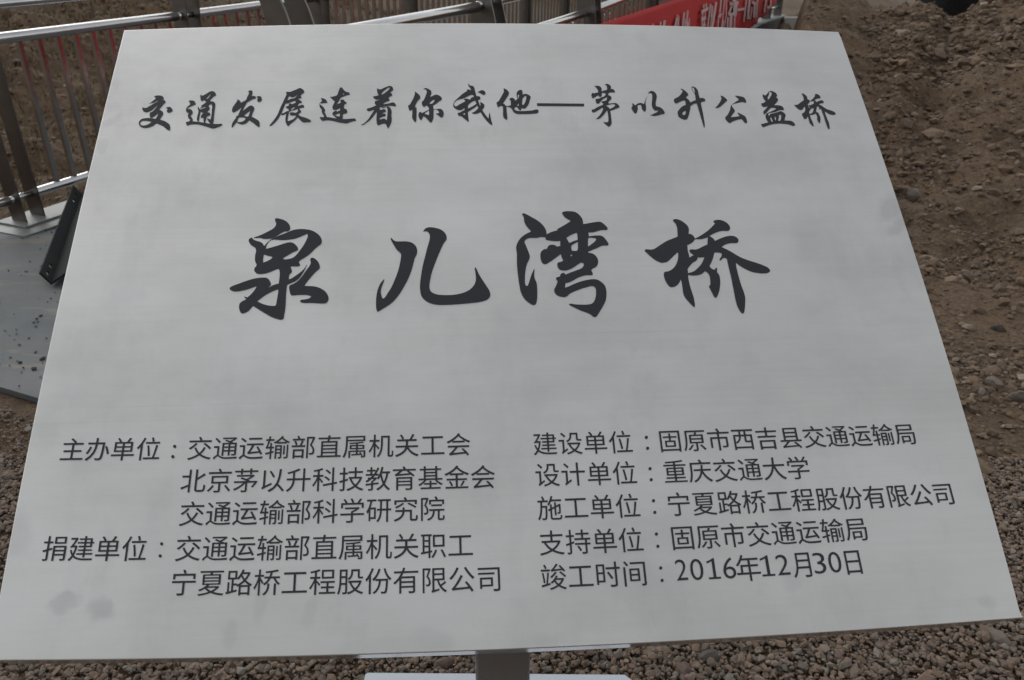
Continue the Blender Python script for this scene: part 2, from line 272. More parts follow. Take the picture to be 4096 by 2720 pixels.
# calligraphy outlines of the two brush-written lines: (origin x, origin y, scale, loops)
GB=500/1568.; GS=200/1568.
GLYPHS=[
('big',880,830,GB,[
"692,145 705,138 735,140 790,155 835,178 865,210 880,245 878,272 862,292 840,300 805,303 770,320 730,345 690,368 650,387 600,393 545,393 515,383 470,382 428,385 425,378 480,360 540,335 600,305 655,275 690,245 705,215 703,190 692,170",
"400,380 375,390 360,412 368,440 390,470 435,500 450,520 452,560 442,600 440,660 448,695 460,715 455,738 436,760 430,790 445,815 475,832 520,834 580,825 640,805 690,782 728,770 742,780 750,810 748,870 738,955 700,965 650,985 615,1007 612,1000 638,968 635,945 620,915 600,892 570,882 520,882 440,892 340,920 230,960 150,990 122,1010 125,1028 150,1045 190,1053 240,1050 340,1028 420,1000 455,988 458,995 440,1030 400,1080 345,1130 320,1122 300,1115 330,1155 285,1175 250,1205 240,1240 245,1285 262,1322 285,1328 330,1315 375,1280 400,1250 415,1235 470,1270 560,1325 650,1375 720,1400 770,1408 795,1395 805,1355 815,1300 822,1240 826,1160 830,1080 840,985 848,968 890,950 950,922 1000,880 1045,815 1080,750 1095,715 1088,722 1060,765 1020,805 960,850 900,890 865,905 866,860 878,832 900,812 900,785 890,760 885,740 930,738 985,738 1005,725 998,705 990,690 1000,668 1060,630 1130,580 1180,530 1230,485 1265,460 1277,430 1272,395 1245,350 1200,315 1150,290 1090,277 1020,272 950,278 890,295 820,325 740,355 680,380 630,410 590,445 552,488 540,460 510,435 460,420 415,400 405,382",
"578,522 580,490 600,450 640,412 680,403 760,408 850,405 940,390 1000,370 1050,348 1090,332 1102,340 1100,370 1075,430 1040,490 1000,545 960,595 915,632 860,648 810,653 790,645 800,630 850,600 920,560 970,540 982,525 970,495 940,462 905,442 860,440 820,450 740,475 650,502",
"550,588 600,605 655,617 658,630 630,655 580,680 542,695 540,650",
"728,1025 732,1050 722,1120 710,1190 702,1225 690,1235 640,1235 580,1225 520,1205 465,1178 500,1150 560,1105 640,1060",
"1135,645 1150,633 1175,635 1205,655 1235,690 1253,740 1245,770 1215,795 1180,830 1110,910 1055,985 1110,987 1190,993 1260,1015 1320,1055 1355,1105 1362,1150 1345,1188 1315,1203 1250,1203 1150,1198 1060,1198 1015,1190 1003,1175 1015,1162 1060,1155 1110,1145 1143,1125 1140,1112 1110,1102 1050,1096 970,1098 900,1103 885,1090 872,1040 868,995 880,978 930,955 980,920 1030,865 1075,800 1120,740 1140,700 1138,680 1132,655"]),
('big',1480,830,GB,[
"262,382 275,390 300,415 335,427 400,427 460,428 510,438 550,460 580,495 592,545 585,590 560,640 545,700 520,790 485,880 440,970 380,1070 320,1150 250,1215 180,1260 130,1290 100,1308 88,1300 78,1260 76,1190 80,1120 95,1040 120,975 150,930 178,898 180,910 160,965 140,1020 136,1060 142,1100 155,1140 170,1143 190,1125 220,1080 270,1000 310,910 345,820 370,730 385,650 390,590 375,565 340,535 310,490 280,440 260,395",
"665,303 690,270 725,253 765,250 820,258 880,275 925,305 952,340 962,375 958,405 925,450 900,500 860,590 820,690 780,800 758,890 746,970 748,1015 765,1055 810,1083 870,1097 950,1101 1040,1098 1130,1083 1200,1060 1260,1025 1305,975 1325,925 1328,870 1318,790 1314,760 1322,752 1335,770 1365,835 1410,910 1460,985 1490,1030 1507,1075 1508,1110 1490,1140 1450,1165 1390,1183 1290,1197 1150,1210 1000,1220 870,1222 800,1213 730,1190 670,1145 640,1095 628,1020 628,960 640,860 660,740 690,620 720,500 742,430 750,385 748,345 735,315 710,298 685,300"]),
('big',2020,820,GB,[
"212,115 230,106 270,120 340,158 400,192 450,230 490,275 512,315 520,350 522,370 560,350 610,332 665,317 650,307 690,285 760,245 810,212 822,192 790,180 745,148 718,110 716,95 735,86 780,80 840,82 890,95 935,130 968,175 978,215 980,242 1040,232 1120,218 1180,212 1210,220 1250,250 1285,288 1288,302 1275,312 1210,315 1150,330 1110,342 1045,345 1052,395 1100,388 1160,384 1205,388 1240,408 1275,450 1298,490 1296,505 1270,508 1215,512 1160,538 1100,562 1045,585 1045,602 1090,608 1130,632 1160,672 1168,715 1160,750 1140,778 1100,798 1080,820 1095,845 1102,868 1090,880 1030,880 960,895 900,920 850,950 800,972 758,980 752,1040 800,1022 870,990 960,958 1040,940 1110,932 1160,940 1210,970 1250,1010 1268,1060 1272,1120 1265,1190 1240,1250 1200,1320 1150,1395 1130,1405 1105,1400 1080,1378 1030,1352 960,1328 880,1292 815,1258 800,1244 830,1240 880,1248 960,1252 1040,1250 1090,1238 1120,1205 1138,1150 1143,1090 1138,1050 1120,1025 1080,1017 1030,1030 960,1050 870,1085 810,1115 785,1140 750,1155 700,1150 650,1130 622,1095 618,1060 640,1015 663,955 645,940 640,915 660,905 690,900 695,875 718,855 745,858 760,875 820,850 900,820 960,795 985,765 988,740 970,725 945,728 910,750 850,790 790,815 740,822 690,812 665,785 655,745 665,725 700,715 732,697 712,660 700,615 640,660 570,710 515,740 480,738 458,710 445,660 445,610 460,580 490,558 525,550 540,520 565,503 600,500 630,508 650,522 695,515 692,480 695,450 650,453 590,450 530,440 510,430 508,405 450,402 400,412 330,412 285,420 250,445 245,470 262,510 290,580 308,630 310,660 300,690 280,730 265,780 255,840 250,920 252,990 265,1015 285,1015 300,975 330,880 365,802 370,810 366,880 375,930 395,975 403,1040 405,1120 400,1200 385,1245 360,1255 320,1240 260,1195 220,1140 195,1080 175,970 160,860 150,740 148,600 140,540 150,490 185,430 240,380 330,332 300,300 260,250 240,200 235,155",
"768,412 830,375 900,347 908,380 912,440 860,455 805,478",
"832,515 880,480 913,462 915,540 905,575 880,578 838,575",
"1045,412 1090,411 1135,418 1147,430 1130,455 1090,490 1042,525 1040,465",
"825,620 852,633 822,648"]),
('big',2560,830,GB,[
"412,160 425,150 460,148 510,165 560,198 595,232 610,265 612,295 608,332 640,338 670,360 690,392 740,365 790,335 850,292 900,245 943,200 925,185 920,172 945,160 1000,158 1050,172 1095,200 1122,235 1130,265 1120,285 1100,293 1050,293 990,302 920,330 868,360 900,378 930,405 938,422 990,398 1060,370 1120,358 1160,358 1200,370 1228,395 1235,420 1225,440 1200,446 1130,448 1070,465 1020,497 1080,525 1150,562 1220,605 1290,640 1380,672 1470,700 1550,730 1600,755 1628,785 1630,800 1605,820 1550,826 1480,822 1400,805 1330,775 1260,735 1200,690 1210,760 1240,880 1270,980 1300,1060 1318,1130 1318,1210 1310,1300 1300,1325 1290,1332 1270,1320 1240,1275 1215,1220 1195,1140 1170,1010 1140,860 1110,740 1090,642 1060,632 1035,640 1015,662 998,662 1000,645 1020,615 1027,575 985,565 932,565 920,620 895,690 870,738 900,770 935,785 950,760 962,758 967,780 965,810 990,845 1003,900 1005,960 995,1040 970,1115 955,1133 935,1125 900,1060 870,1000 868,985 882,968 880,900 870,850 840,812 815,800 780,830 730,848 680,853 630,850 602,845 608,900 625,980 650,1060 675,1140 688,1220 688,1245 678,1250 650,1225 590,1160 550,1100 535,1020 525,950 513,900 495,940 460,980 420,997 385,998 355,975 320,920 300,860 300,825 315,808 360,800 410,770 450,720 472,660 480,610 477,560 440,590 400,630 350,675 310,690 270,692 210,670 140,620 80,565 58,545 62,530 85,526 140,530 180,520 250,475 330,425 400,395 472,368 470,300 462,240 445,200 420,175",
"692,400 755,398 820,385 850,372 848,420 845,465 780,495 730,520 690,530 640,527 620,535 622,550 640,572 680,598 650,610 620,632 612,590 600,550 593,472 640,450 675,420",
"720,628 770,626 808,622 795,660 765,715 720,765 670,805 600,825 600,800 597,775 620,740 660,695 700,670 720,650"]),
('s',540,360,GS,[
"600,212 640,190 700,180 780,178 830,188 880,215 903,250 900,280 885,298 850,300 780,330 720,335 680,345 620,380 570,408 530,412 440,450 460,430 530,375 600,320 655,272 640,245",
"255,540 270,560 300,570 360,565 420,535 500,490 600,430 680,385 740,350 800,340 860,318 910,320 945,340 960,370 945,400 900,440 840,510 750,625 800,640 850,670 885,715 885,745 860,800 820,860 778,938 860,958 950,990 1030,1040 1085,1090 1103,1150 1102,1250 1090,1265 1050,1260 1000,1235 950,1190 900,1150 820,1105 740,1070 670,1050 600,1100 520,1145 420,1178 310,1190 220,1175 150,1130 122,1070 125,1020 160,960 220,915 300,895 420,885 530,892 645,912 690,850 720,790 740,742 720,740 660,785 590,835 540,862 500,873 475,860 465,820 465,760 480,715 540,690 590,645 660,570 715,500 732,485 705,485 660,520 600,570 540,625 480,660 400,690 320,692 260,660 232,610 238,570",
"165,1050 165,1030 195,990 240,968 320,965 420,975 490,990 525,1003 480,1045 420,1080 340,1110 270,1122 210,1115 178,1090",
"955,558 1010,550 1095,535 1130,555 1165,595 1180,630 1165,665 1120,695 1050,717 1025,705 1005,675 980,658 1010,645 1028,620 1010,590 980,568"]),
('s',720,340,GS,[
"280,505 310,492 370,490 420,498 460,520 485,560 490,600 480,622 440,630 370,660 300,695 240,735 222,760 290,758 340,770 380,805 400,855 380,910 332,965 360,1010 390,1055 402,1100 400,1150 480,1152 560,1163 572,1163 545,1130 532,1080 545,990 570,900 582,820 565,760 560,700 570,678 585,700 600,735 628,765 650,720 700,660 645,657 700,635 780,580 838,538 790,500 760,473 720,490 685,510 660,490 645,440 640,370 645,320 658,310 680,330 700,348 760,320 840,275 920,225 980,202 1040,203 1090,230 1125,275 1128,315 1110,338 1070,350 1020,400 950,475 965,525 1000,520 1050,530 1095,570 1110,620 1100,700 1080,850 1065,1000 1055,1120 1030,1222 1100,1228 1200,1228 1300,1222 1328,1230 1325,1255 1280,1285 1180,1325 1080,1358 1010,1360 940,1340 800,1295 640,1250 540,1235 440,1230 340,1237 280,1252 235,1275 215,1260 190,1190 195,1160 250,1160 300,1135 330,1105 300,1075 262,1035 250,980 260,920 290,868 225,868 200,840 188,790 200,740 240,685 300,635 330,605 310,570 285,530",
"805,437 850,400 900,345 975,275 960,320 930,375 890,425 860,443 820,445",
"905,632 940,612 975,605 1000,620 1010,680 1003,800 990,950 965,1082 940,1083 900,1068 855,1048 858,1080 885,1130 925,1180 960,1220 870,1210 780,1192 805,1130 820,1050 850,985 900,965 950,950 945,900 920,868 880,870 868,855 885,800 920,775 932,735 925,705 900,690 900,660",
"640,785 645,750 700,715 790,678 802,690 803,718 740,740 690,765",
"645,835 690,860 742,870 720,900 680,940 658,985 660,1030 680,1038 745,1015 740,1090 740,1150 755,1190 660,1172 583,1160 600,1080 620,970 638,890"]),
('s',900,340,GS,[
"720,213 760,188 810,175 850,188 865,225 855,290 832,355 880,350 930,352 960,370 972,400 960,425 900,435 830,465 760,510 690,552 650,620 600,710 552,818 600,790 680,725 750,675 800,653 850,655 890,680 920,720 918,750 890,830 860,900 832,995 900,1030 1000,1085 1060,1130 1085,1180 1088,1250 1080,1310 1065,1325 1020,1295 930,1225 850,1165 765,1105 720,1150 660,1200 600,1225 530,1238 470,1225 410,1200 355,1175 300,1250 240,1320 218,1342 210,1325 218,1240 250,1170 310,1085 360,1018 335,1010 370,980 408,962 440,890 490,780 535,682 480,730 400,790 330,835 270,857 235,855 222,820 228,750 260,680 320,600 370,525 390,490 375,458 410,465 460,490 490,530 505,568 570,525 655,480 700,380 740,300 768,240",
"590,968 640,920 700,870 780,818 788,830 770,900 725,1003 660,988 600,978",
"375,1160 400,1100 430,1028 500,1015 570,1015 620,1028 655,1048 640,1080 590,1130 520,1160 440,1168",
"985,368 1040,360 1095,357 1135,378 1155,420 1152,470 1130,508 1090,525 1045,530 1020,510 1012,465 1032,435 1010,395"]),
('s',1060,340,GS,[
"652,243 690,222 740,220 780,225 850,200 940,165 1020,130 1090,102 1130,110 1190,145 1225,190 1230,225 1215,250 1170,275 1130,315 1112,348 1140,375 1140,400 1120,418 1070,420 1015,430 1060,455 1120,500 1162,535 1155,555 1110,570 1060,580 1040,630 1030,672 1100,648 1185,625 1215,650 1230,690 1215,708 1150,715 1080,735 980,765 880,800 770,835 745,900 725,1000 708,1090 715,1130 740,1138 800,1115 880,1080 940,1030 985,970 940,955 860,955 800,945 775,915 790,880 830,862 900,868 950,878 1000,860 1030,830 1030,780 1045,755 1080,760 1110,790 1135,830 1120,860 1070,895 1042,932 1100,975 1160,1000 1280,1035 1390,1085 1445,1125 1445,1150 1400,1160 1300,1168 1210,1172 1160,1150 1100,1090 1020,1012 980,1070 920,1130 840,1190 780,1235 740,1285 715,1285 680,1240 650,1170 640,1090 650,1000 672,895 600,930 545,948 520,935 495,908 460,985 400,1080 320,1170 240,1245 180,1280 140,1290 150,1265 220,1180 300,1080 380,960 440,830 500,680 560,560 620,430 670,320 678,275",
"760,345 800,370 860,380 910,372 960,345 1020,305 1030,315 990,360 925,418 850,430 770,460 692,492 720,420",
"645,580 720,575 790,548 860,515 935,495 955,510 972,555 920,580 855,608 830,595 795,585 765,590 752,615 748,650 690,672 648,695 670,725 730,745 748,825 700,822 640,855 570,890 515,900 560,780 610,660",
"820,795 820,760 850,725 930,683 940,690 915,740 870,775 830,797"]),
('s',1250,330,GS,[
"268,510 285,492 330,500 390,525 440,570 470,625 460,635 400,638 330,648 280,658 250,640 235,670 245,700 310,745 360,800 390,850 395,885 370,930 410,990 435,1050 450,1092 540,1100 650,1120 775,1135 720,1090 660,1030 625,1010 628,970 650,935 700,905 738,890 780,918 820,900 865,888 868,850 875,800 820,820 770,845 740,865 710,850 660,858 635,830 628,770 650,710 680,650 708,575 670,568 620,520 545,452 600,455 680,440 770,405 800,330 830,250 860,180 890,160 930,170 970,225 1020,275 1085,308 1130,312 1160,335 1175,370 1140,385 1060,405 980,435 880,485 840,560 790,640 762,700 820,670 890,640 880,600 885,560 920,542 970,545 1000,570 1020,605 1060,620 1072,640 1050,665 1000,690 990,760 985,820 1030,830 1075,865 1095,910 1080,950 1030,975 955,988 950,1070 942,1150 1030,1152 1150,1145 1240,1138 1330,1138 1370,1185 1350,1200 1250,1220 1160,1250 1090,1278 1000,1275 850,1255 700,1218 600,1195 500,1185 400,1188 340,1200 305,1200 265,1160 228,1110 240,1092 290,1092 340,1095 375,1045 330,1005 300,950 290,900 288,840 245,800 225,750 220,690 232,645 300,590 290,550",
"955,345 970,332 998,375 990,385 955,385",
"700,1010 760,995 820,970 860,970 860,1020 860,1065 820,1073 760,1055 715,1030"]),
('s',1420,330,GS,[
"692,200 710,190 740,212 780,222 830,212 900,180 980,145 1060,118 1130,118 1170,145 1195,190 1197,230 1170,260 1095,320 1140,345 1168,385 1160,410 1100,440 1035,485 1070,515 1082,550 1070,572 1000,595 920,640 868,688 950,682 1050,665 1140,640 1195,630 1240,650 1275,690 1288,725 1270,742 1200,738 1100,728 1000,735 900,755 780,780 770,805 790,870 840,858 905,840 950,862 972,905 960,925 900,940 850,975 800,1003 755,990 760,1000 820,1005 880,985 930,985 965,1015 962,1050 900,1065 830,1085 780,1120 755,1145 765,1165 830,1155 890,1138 940,1145 970,1175 990,1195 1003,1150 1015,1030 1022,900 1015,820 995,770 950,785 900,798 830,800 850,785 920,778 960,768 1010,755 1060,762 1100,795 1130,840 1148,900 1148,980 1142,1050 1153,1130 1148,1210 1120,1300 1070,1395 1040,1435 1022,1425 990,1350 960,1300 930,1285 870,1290 800,1315 715,1343 700,1325 680,1250 672,1160 680,1050 690,908 620,1000 550,1090 470,1180 380,1250 310,1300 260,1332 185,1335 195,1325 260,1300 340,1235 430,1140 500,1030 560,940 628,835 560,865 500,885 450,897 400,890 368,870 380,830 400,815 450,808 540,780 620,745 692,715 650,700 625,665 620,620 635,590 690,578 750,560 800,530 740,535 670,538 620,510 560,460 600,440 680,422 755,402 715,350 695,270",
"815,380 850,320 910,260 980,205 1060,158 1088,160 1080,200 1050,245 990,290 920,345 860,380"]),
('s',1600,330,GS,[
"465,285 490,295 540,340 600,390 632,440 635,480 618,518 580,550 520,640 475,740 500,800 515,770 520,850 520,1000 515,1150 505,1225 485,1240 450,1220 400,1150 380,1090 385,980 388,850 350,870 315,883 290,865 265,800 255,750 265,725 310,695 360,610 410,520 450,420 470,350",
"720,230 750,200 800,180 850,190 920,225 970,260 988,320 980,370 955,410 950,462 1010,435 1080,400 1130,387 1190,398 1260,435 1305,480 1312,510 1295,555 1240,580 1180,630 1100,685 1035,722 1045,800 1050,838 1130,840 1200,832 1270,832 1320,860 1355,905 1372,970 1362,1040 1335,1085 1305,1098 1270,1085 1200,1030 1130,990 1130,975 1200,970 1235,945 1210,900 1170,862 1130,853 1050,853 1053,980 1048,1100 1020,1200 985,1245 955,1255 925,1235 870,1165 800,1095 740,1055 710,1100 685,1160 655,1173 625,1150 590,1095 578,1040 585,980 605,940 640,930 665,942 685,968 750,935 850,885 910,862 905,800 880,760 830,715 790,745 750,768 720,745 690,690 682,635 700,600 740,565 780,480 820,380 845,300 830,250 800,215 760,210",
"918,658 940,625 990,580 1050,545 1095,540 1080,590 1040,640 1000,670 955,678",
"770,970 820,930 905,880 915,940 915,1018 880,1020 820,1003 775,988"]),
('s',1790,320,GS,[
"650,125 662,125 690,165 720,180 780,190 820,215 840,255 860,330 885,430 910,515 960,512 1010,530 1035,570 1020,605 955,630 980,700 1020,812 1040,780 1025,735 1020,695 1080,720 1145,770 1158,830 1140,870 1085,940 1130,1010 1200,1110 1285,1218 1300,1110 1312,1040 1325,1035 1340,1110 1365,1250 1410,1395 1395,1410 1350,1390 1260,1310 1180,1220 1100,1110 1038,1005 980,1035 900,1060 820,1060 750,1040 800,1022 880,975 930,925 968,885 950,840 930,800 860,860 760,925 638,1000 645,1100 655,1200 668,1295 655,1305 620,1285 540,1220 450,1145 410,1130 365,1122 325,1085 318,1045 335,1035 390,1025 460,985 538,945 535,905 528,875 490,905 440,935 380,942 310,930 240,890 190,845 180,790 195,720 250,640 340,560 440,470 530,400 615,350 612,310 640,300 700,315 742,325 720,260 680,220 655,170",
"205,740 225,700 290,645 380,605 480,580 580,540 650,505 720,470 800,462 815,490 825,540 770,550 735,575 725,605 665,618 640,598 590,592 500,600 540,630 552,660 540,685 470,720 380,770 290,825 260,833 230,820 210,790",
"650,905 640,860 655,780 720,720 790,670 868,645 890,690 910,750 820,810 720,865",
"470,1065 545,1030 553,1060 553,1100 500,1088",
"940,383 1000,355 1060,330 1110,328 1160,355 1190,405 1185,445 1150,465 1110,462 1050,425 980,392"]),
('s',1970,330,GS,[
"342,205 352,192 400,205 460,245 505,295 518,335 510,375 460,460 400,550 325,660 380,690 420,738 500,738 545,732 578,705 572,640 578,570 545,552 530,545 540,510 590,488 640,490 685,520 708,560 710,580 760,540 795,518 765,440 752,360 775,300 820,255 875,237 920,250 938,290 945,390 990,370 1045,362 1110,385 1170,420 1195,470 1170,550 1150,640 1100,730 1040,800 990,818 950,812 910,792 900,850 880,872 850,865 815,830 780,780 742,755 700,795 685,820 690,850 730,880 800,898 950,903 1100,895 1250,880 1340,858 1400,852 1435,875 1445,910 1430,945 1390,965 1280,978 1100,988 900,988 780,985 700,955 640,895 600,820 550,780 500,765 435,762 440,850 455,1000 465,1130 455,1162 430,1165 380,1130 335,1060 330,960 330,850 325,750 285,735 230,745 185,780 165,770 140,700 130,640 150,615 185,595 240,510 300,400 350,310 362,260",
"792,378 828,372 830,430 822,500 800,470 790,420",
"940,515 970,470 1030,415 1050,420 1060,470 1050,540 1020,630 975,705 950,708 925,680 935,600",
"763,722 825,650 825,735 790,735"]),
('s',2320,320,GS,[
"452,180 470,178 500,192 560,187 610,200 655,240 680,295 672,365 760,335 850,315 848,240 840,185 815,160 778,155 800,135 840,127 890,140 940,175 970,215 972,250 960,292 1030,292 1065,320 1103,382 1080,388 1000,388 910,400 890,440 868,480 910,485 960,515 990,565 970,610 885,695 900,745 1000,735 1110,730 1160,750 1210,790 1240,850 1220,870 1150,890 1050,935 945,962 965,1080 980,1200 992,1340 980,1390 940,1450 905,1462 870,1445 800,1385 720,1315 790,1330 850,1330 885,1310 892,1230 880,1080 850,948 780,1050 700,1140 630,1200 570,1222 495,1228 540,1195 620,1110 680,1020 718,930 722,890 700,862 620,920 520,980 430,1018 390,1008 372,970 370,925 380,920 410,942 470,905 560,850 700,790 740,742 710,720 668,690 700,672 805,655 840,610 858,545 840,542 760,580 700,620 640,690 590,735 545,745 520,725 495,670 488,610 500,598 570,595 680,550 770,510 815,425 750,405 685,402 680,500 665,530 640,530 590,505 572,480 500,520 410,577 390,565 370,520 355,470 370,435 385,405 430,422 500,408 570,400 565,330 540,280 490,220",
"790,815 850,790 950,768 1060,757 1095,770 1105,795 1080,830 1010,880 930,912 890,860 840,832"]),
('s',2500,330,GS,[
"212,655 240,665 325,725 380,675 440,652 510,650 598,685 620,600 660,500 690,435 695,440 670,510 645,590 648,680 655,740 662,810 655,870 635,910 605,910 570,880 530,820 510,720 490,700 450,700 410,715 390,750 405,830 385,885 370,950 345,970 315,968 260,915 215,830 200,790 235,745 235,700",
"722,362 740,315 790,278 850,273 900,290 950,330 985,390 995,450 988,520 965,610 962,700 970,748 1030,765 1110,790 1170,835 1220,900 1245,950 1235,980 1200,990 1140,1000 1050,1028 960,1045 870,1045 785,1028 850,1010 920,975 1000,935 1048,895 1030,878 940,880 890,830 855,770 840,680 850,550 855,430 850,370 820,335 780,325 750,340"]),
('s',2670,330,GS,[
"405,205 425,203 490,225 560,275 620,335 652,388 640,410 600,440 580,490 630,520 680,575 720,633 800,590 888,555 875,450 860,370 800,290 765,215 752,150 770,130 820,138 880,170 935,230 955,290 980,400 1005,495 1060,492 1120,495 1160,520 1185,565 1175,588 1110,600 1038,628 1070,780 1110,970 1140,1150 1165,1300 1162,1405 1150,1420 1130,1370 1080,1200 1020,1000 970,830 918,652 850,665 780,700 722,750 715,820 690,930 660,1050 625,1130 600,1160 550,1165 480,1150 400,1110 345,1060 325,990 318,925 360,860 430,780 500,735 575,708 565,620 550,570 530,562 450,580 370,615 300,652 260,655 220,620 200,560 215,520 270,490 350,445 420,370 470,290 480,260 440,230",
"763,155 800,155 835,195 850,250 860,345 820,300 785,240",
"575,885 572,950 550,1010 515,1028 480,1018 462,990 475,945 520,905"]),
('s',2840,350,GS,[
"328,268 350,260 420,295 490,345 530,395 540,420 490,455 420,520 340,590 270,632 210,642 155,622 195,612 240,560 300,480 345,390 360,320",
"780,262 850,265 950,285 1030,305 1080,335 1110,380 1135,455 1120,478 1080,470 1020,455 940,465 840,490 740,515 690,545 685,590 720,645 760,695 775,755 740,805 690,870 650,938 740,930 850,918 935,905 905,860 860,795 870,788 960,835 1050,880 1110,930 1145,1000 1160,1070 1155,1105 1135,1122 1105,1115 1060,1070 1000,995 930,998 850,1015 760,1045 690,1080 640,1110 605,1108 550,1065 500,1010 478,955 490,920 535,880 590,790 635,680 645,600 665,560 720,510 830,440 905,390 890,355 840,310"]),
('s',3020,340,GS,[
"240,295 252,292 290,325 335,325 370,290 420,225 470,195 530,197 600,225 660,270 688,320 685,360 665,378 640,390 690,412 715,450 718,490 690,535 640,590 598,643 680,643 770,648 840,675 885,715 908,775 890,787 800,785 720,812 640,845 540,862 450,880 412,910 425,960 440,990 460,935 500,908 600,885 700,860 790,828 830,832 900,875 950,930 958,975 940,1015 925,1118 1010,1122 1100,1125 1160,1145 1220,1195 1258,1250 1245,1280 1190,1280 1100,1250 1000,1225 900,1215 790,1208 680,1213 560,1230 430,1262 330,1300 255,1322 230,1305 185,1215 230,1228 300,1205 422,1180 370,1095 340,1020 332,960 355,910 400,880 480,845 580,800 660,750 672,735 620,718 560,712 505,718 430,790 350,880 290,925 275,900 262,835 290,800 350,740 410,658 350,680 280,690 230,665 200,610 195,580 250,575 345,512 290,450 250,380",
"435,235 470,217 505,225 527,260 515,310 470,390 410,468 395,430 395,390 420,340 437,300",
"478,1015 515,1015 535,1070 565,1145 530,1160 510,1150 485,1080",
"628,990 650,988 658,1040 650,1100 635,1122 618,1080 615,1030",
"742,955 790,930 820,930 822,1000 810,1080 785,1130 722,1132 740,1060 748,1000"]),
('s',3160,350,GS,[
"358,202 372,190 410,198 470,235 520,285 538,330 542,375 580,390 620,430 680,385 740,325 795,255 775,222 800,210 860,218 910,248 945,290 955,325 940,340 870,345 810,372 762,405 800,430 828,465 880,435 960,407 1010,412 1045,440 1060,480 1040,490 980,492 930,515 905,540 970,568 1050,620 1140,680 1240,715 1340,750 1400,785 1432,825 1415,850 1360,858 1260,842 1170,795 1080,735 1110,850 1160,980 1210,1100 1235,1200 1240,1305 1228,1318 1190,1280 1150,1180 1100,1030 1040,850 975,672 950,670 908,692 905,680 920,610 870,598 838,600 830,680 815,762 855,795 880,785 892,800 900,840 935,900 955,980 948,1080 935,1125 915,1115 870,1040 848,990 858,965 845,900 825,845 790,818 740,850 680,860 615,855 650,970 700,1080 745,1215 735,1225 690,1190 630,1125 600,1050 570,930 552,910 530,960 500,985 460,985 430,950 390,880 375,830 400,805 440,785 475,720 480,650 472,590 420,650 380,695 335,705 280,685 200,620 135,560 145,548 210,552 270,520 340,465 438,400 420,300 400,245",
"620,437 690,430 745,425 752,490 700,530 640,560 590,555 580,570 625,615 600,658 570,590 552,520 600,485",
"680,655 745,650 735,720 700,790 640,828 605,828 598,770 640,700"]),
]
# ------------------------------------------------------------------ setting: ground
def fbm(x, y, sc, oct=4, seed=0, pers=.5):
    out = np.zeros_like(x); amp = 1.; tot = 0
    for o in range(oct):
        r = np.random.default_rng(seed*17+o); T = r.random((256, 256))
        X = x*sc+o*37.3; Y = y*sc+o*11.7; ix = np.floor(X).astype(int); iy = np.floor(Y).astype(int); fx = X-ix; fy = Y-iy
        fx = fx*fx*(3-2*fx); fy = fy*fy*(3-2*fy); a = T[ix%256, iy%256]; b_ = T[(ix+1)%256, iy%256]; c = T[ix%256, (iy+1)%256]; d = T[(ix+1)%256, (iy+1)%256]
        out += amp*((a*(1-fx)+b_*fx)*(1-fy)+(c*(1-fx)+d*fx)*fy-.5)*2; tot += amp; amp *= pers; sc *= 2.03
    return out/tot
def sstep(a, b_, x):
    t = np.clip((x-a)/(b_-a), 0, 1); return t*t*(3-2*t)
crest_px = [(3300,-60),(3380,-30),(3445,0),(3491,34),(3582,31),(3659,4),(3697,11),(3755,34),(3781,73),(3812,86),(3850,65),(3908,34),(3984,11),(4096,-15),(4300,-60),(4800,-160)]
caz, cz = [], []
DC = 12.0
for px, py in crest_px:
    d = ray(px, py); hyp = math.hypot(d[0], d[1]); caz.append(math.atan2(d[0], d[1])); cz.append(H+DC*d[2]/hyp)
caz, cz = np.array(caz), np.array(cz)
def terrain(x, y, fine=True):
    rx, ry = rdir[0], rdir[1]; bh = np.array([bdir[0], bdir[1]]); bh = bh/np.linalg.norm(bh)
    s = x*rx+y*ry; a = x*bh[0]+y*bh[1]
    z = np.full_like(x, -.022)
    # soft undulation away from the sign
    d = np.hypot(x, y); far = sstep(3, 9, d)
    z += fbm(x, y, .35, 4, 3)*.16*far
    # valley and hillside beyond the left railing
    vl = sstep(-4.31, -4.75, s)*sstep(1.0, 1.6, a)
    z -= vl*(.30+.16*np.clip(-4.5-s, 0, 6)); z += np.clip(-s-9.0, 0, 80)*.30*sstep(.5, 3, a)
    z += vl*fbm(x, y, .8, 5, 5, .6)*.5
    # gully under the bridge
    z -= .55*sstep(-1.40, -1.9, s)*sstep(-4.4, -4.1, s)*sstep(1.5, 2.1, a)
    z += .62*sstep(11.8, 14.6, a)*sstep(-6, -4.5, s)*(a > 11)
    # rubble bank on the right, with its crest
    az = np.arctan2(x, np.maximum(y, .01)); zc = np.interp(az, caz, cz)
    k = sstep(math.radians(17.4), math.radians(19.2), az)*(y > 0)*sstep(-1.45, -1.0, s)
    prof = sstep(3.2, DC, d)**1.15
    hill = np.where(d < DC, -.02+(zc+.02)*prof, zc-1.9*sstep(DC, DC+3.2, d))
    z = z*(1-k)+hill*k+k*fbm(x, y, .8, 5, 8, .6)*.20*sstep(3.5, 6, d)*sstep(DC+.2, DC-2.5, d)
    if fine:
        rough = .02+.98*np.maximum(sstep(2.4, 4.5, d)*(x > 0), vl)
        z += (fbm(x, y, 2.6, 5, 12, .68)*.15)*rough*np.maximum(k*sstep(3.0, 5.5, d), vl*.7)+fbm(x, y, 8, 3, 14, .6)*.034*rough
        z += fbm(x, y, 14, 3, 15)*.004
    return z
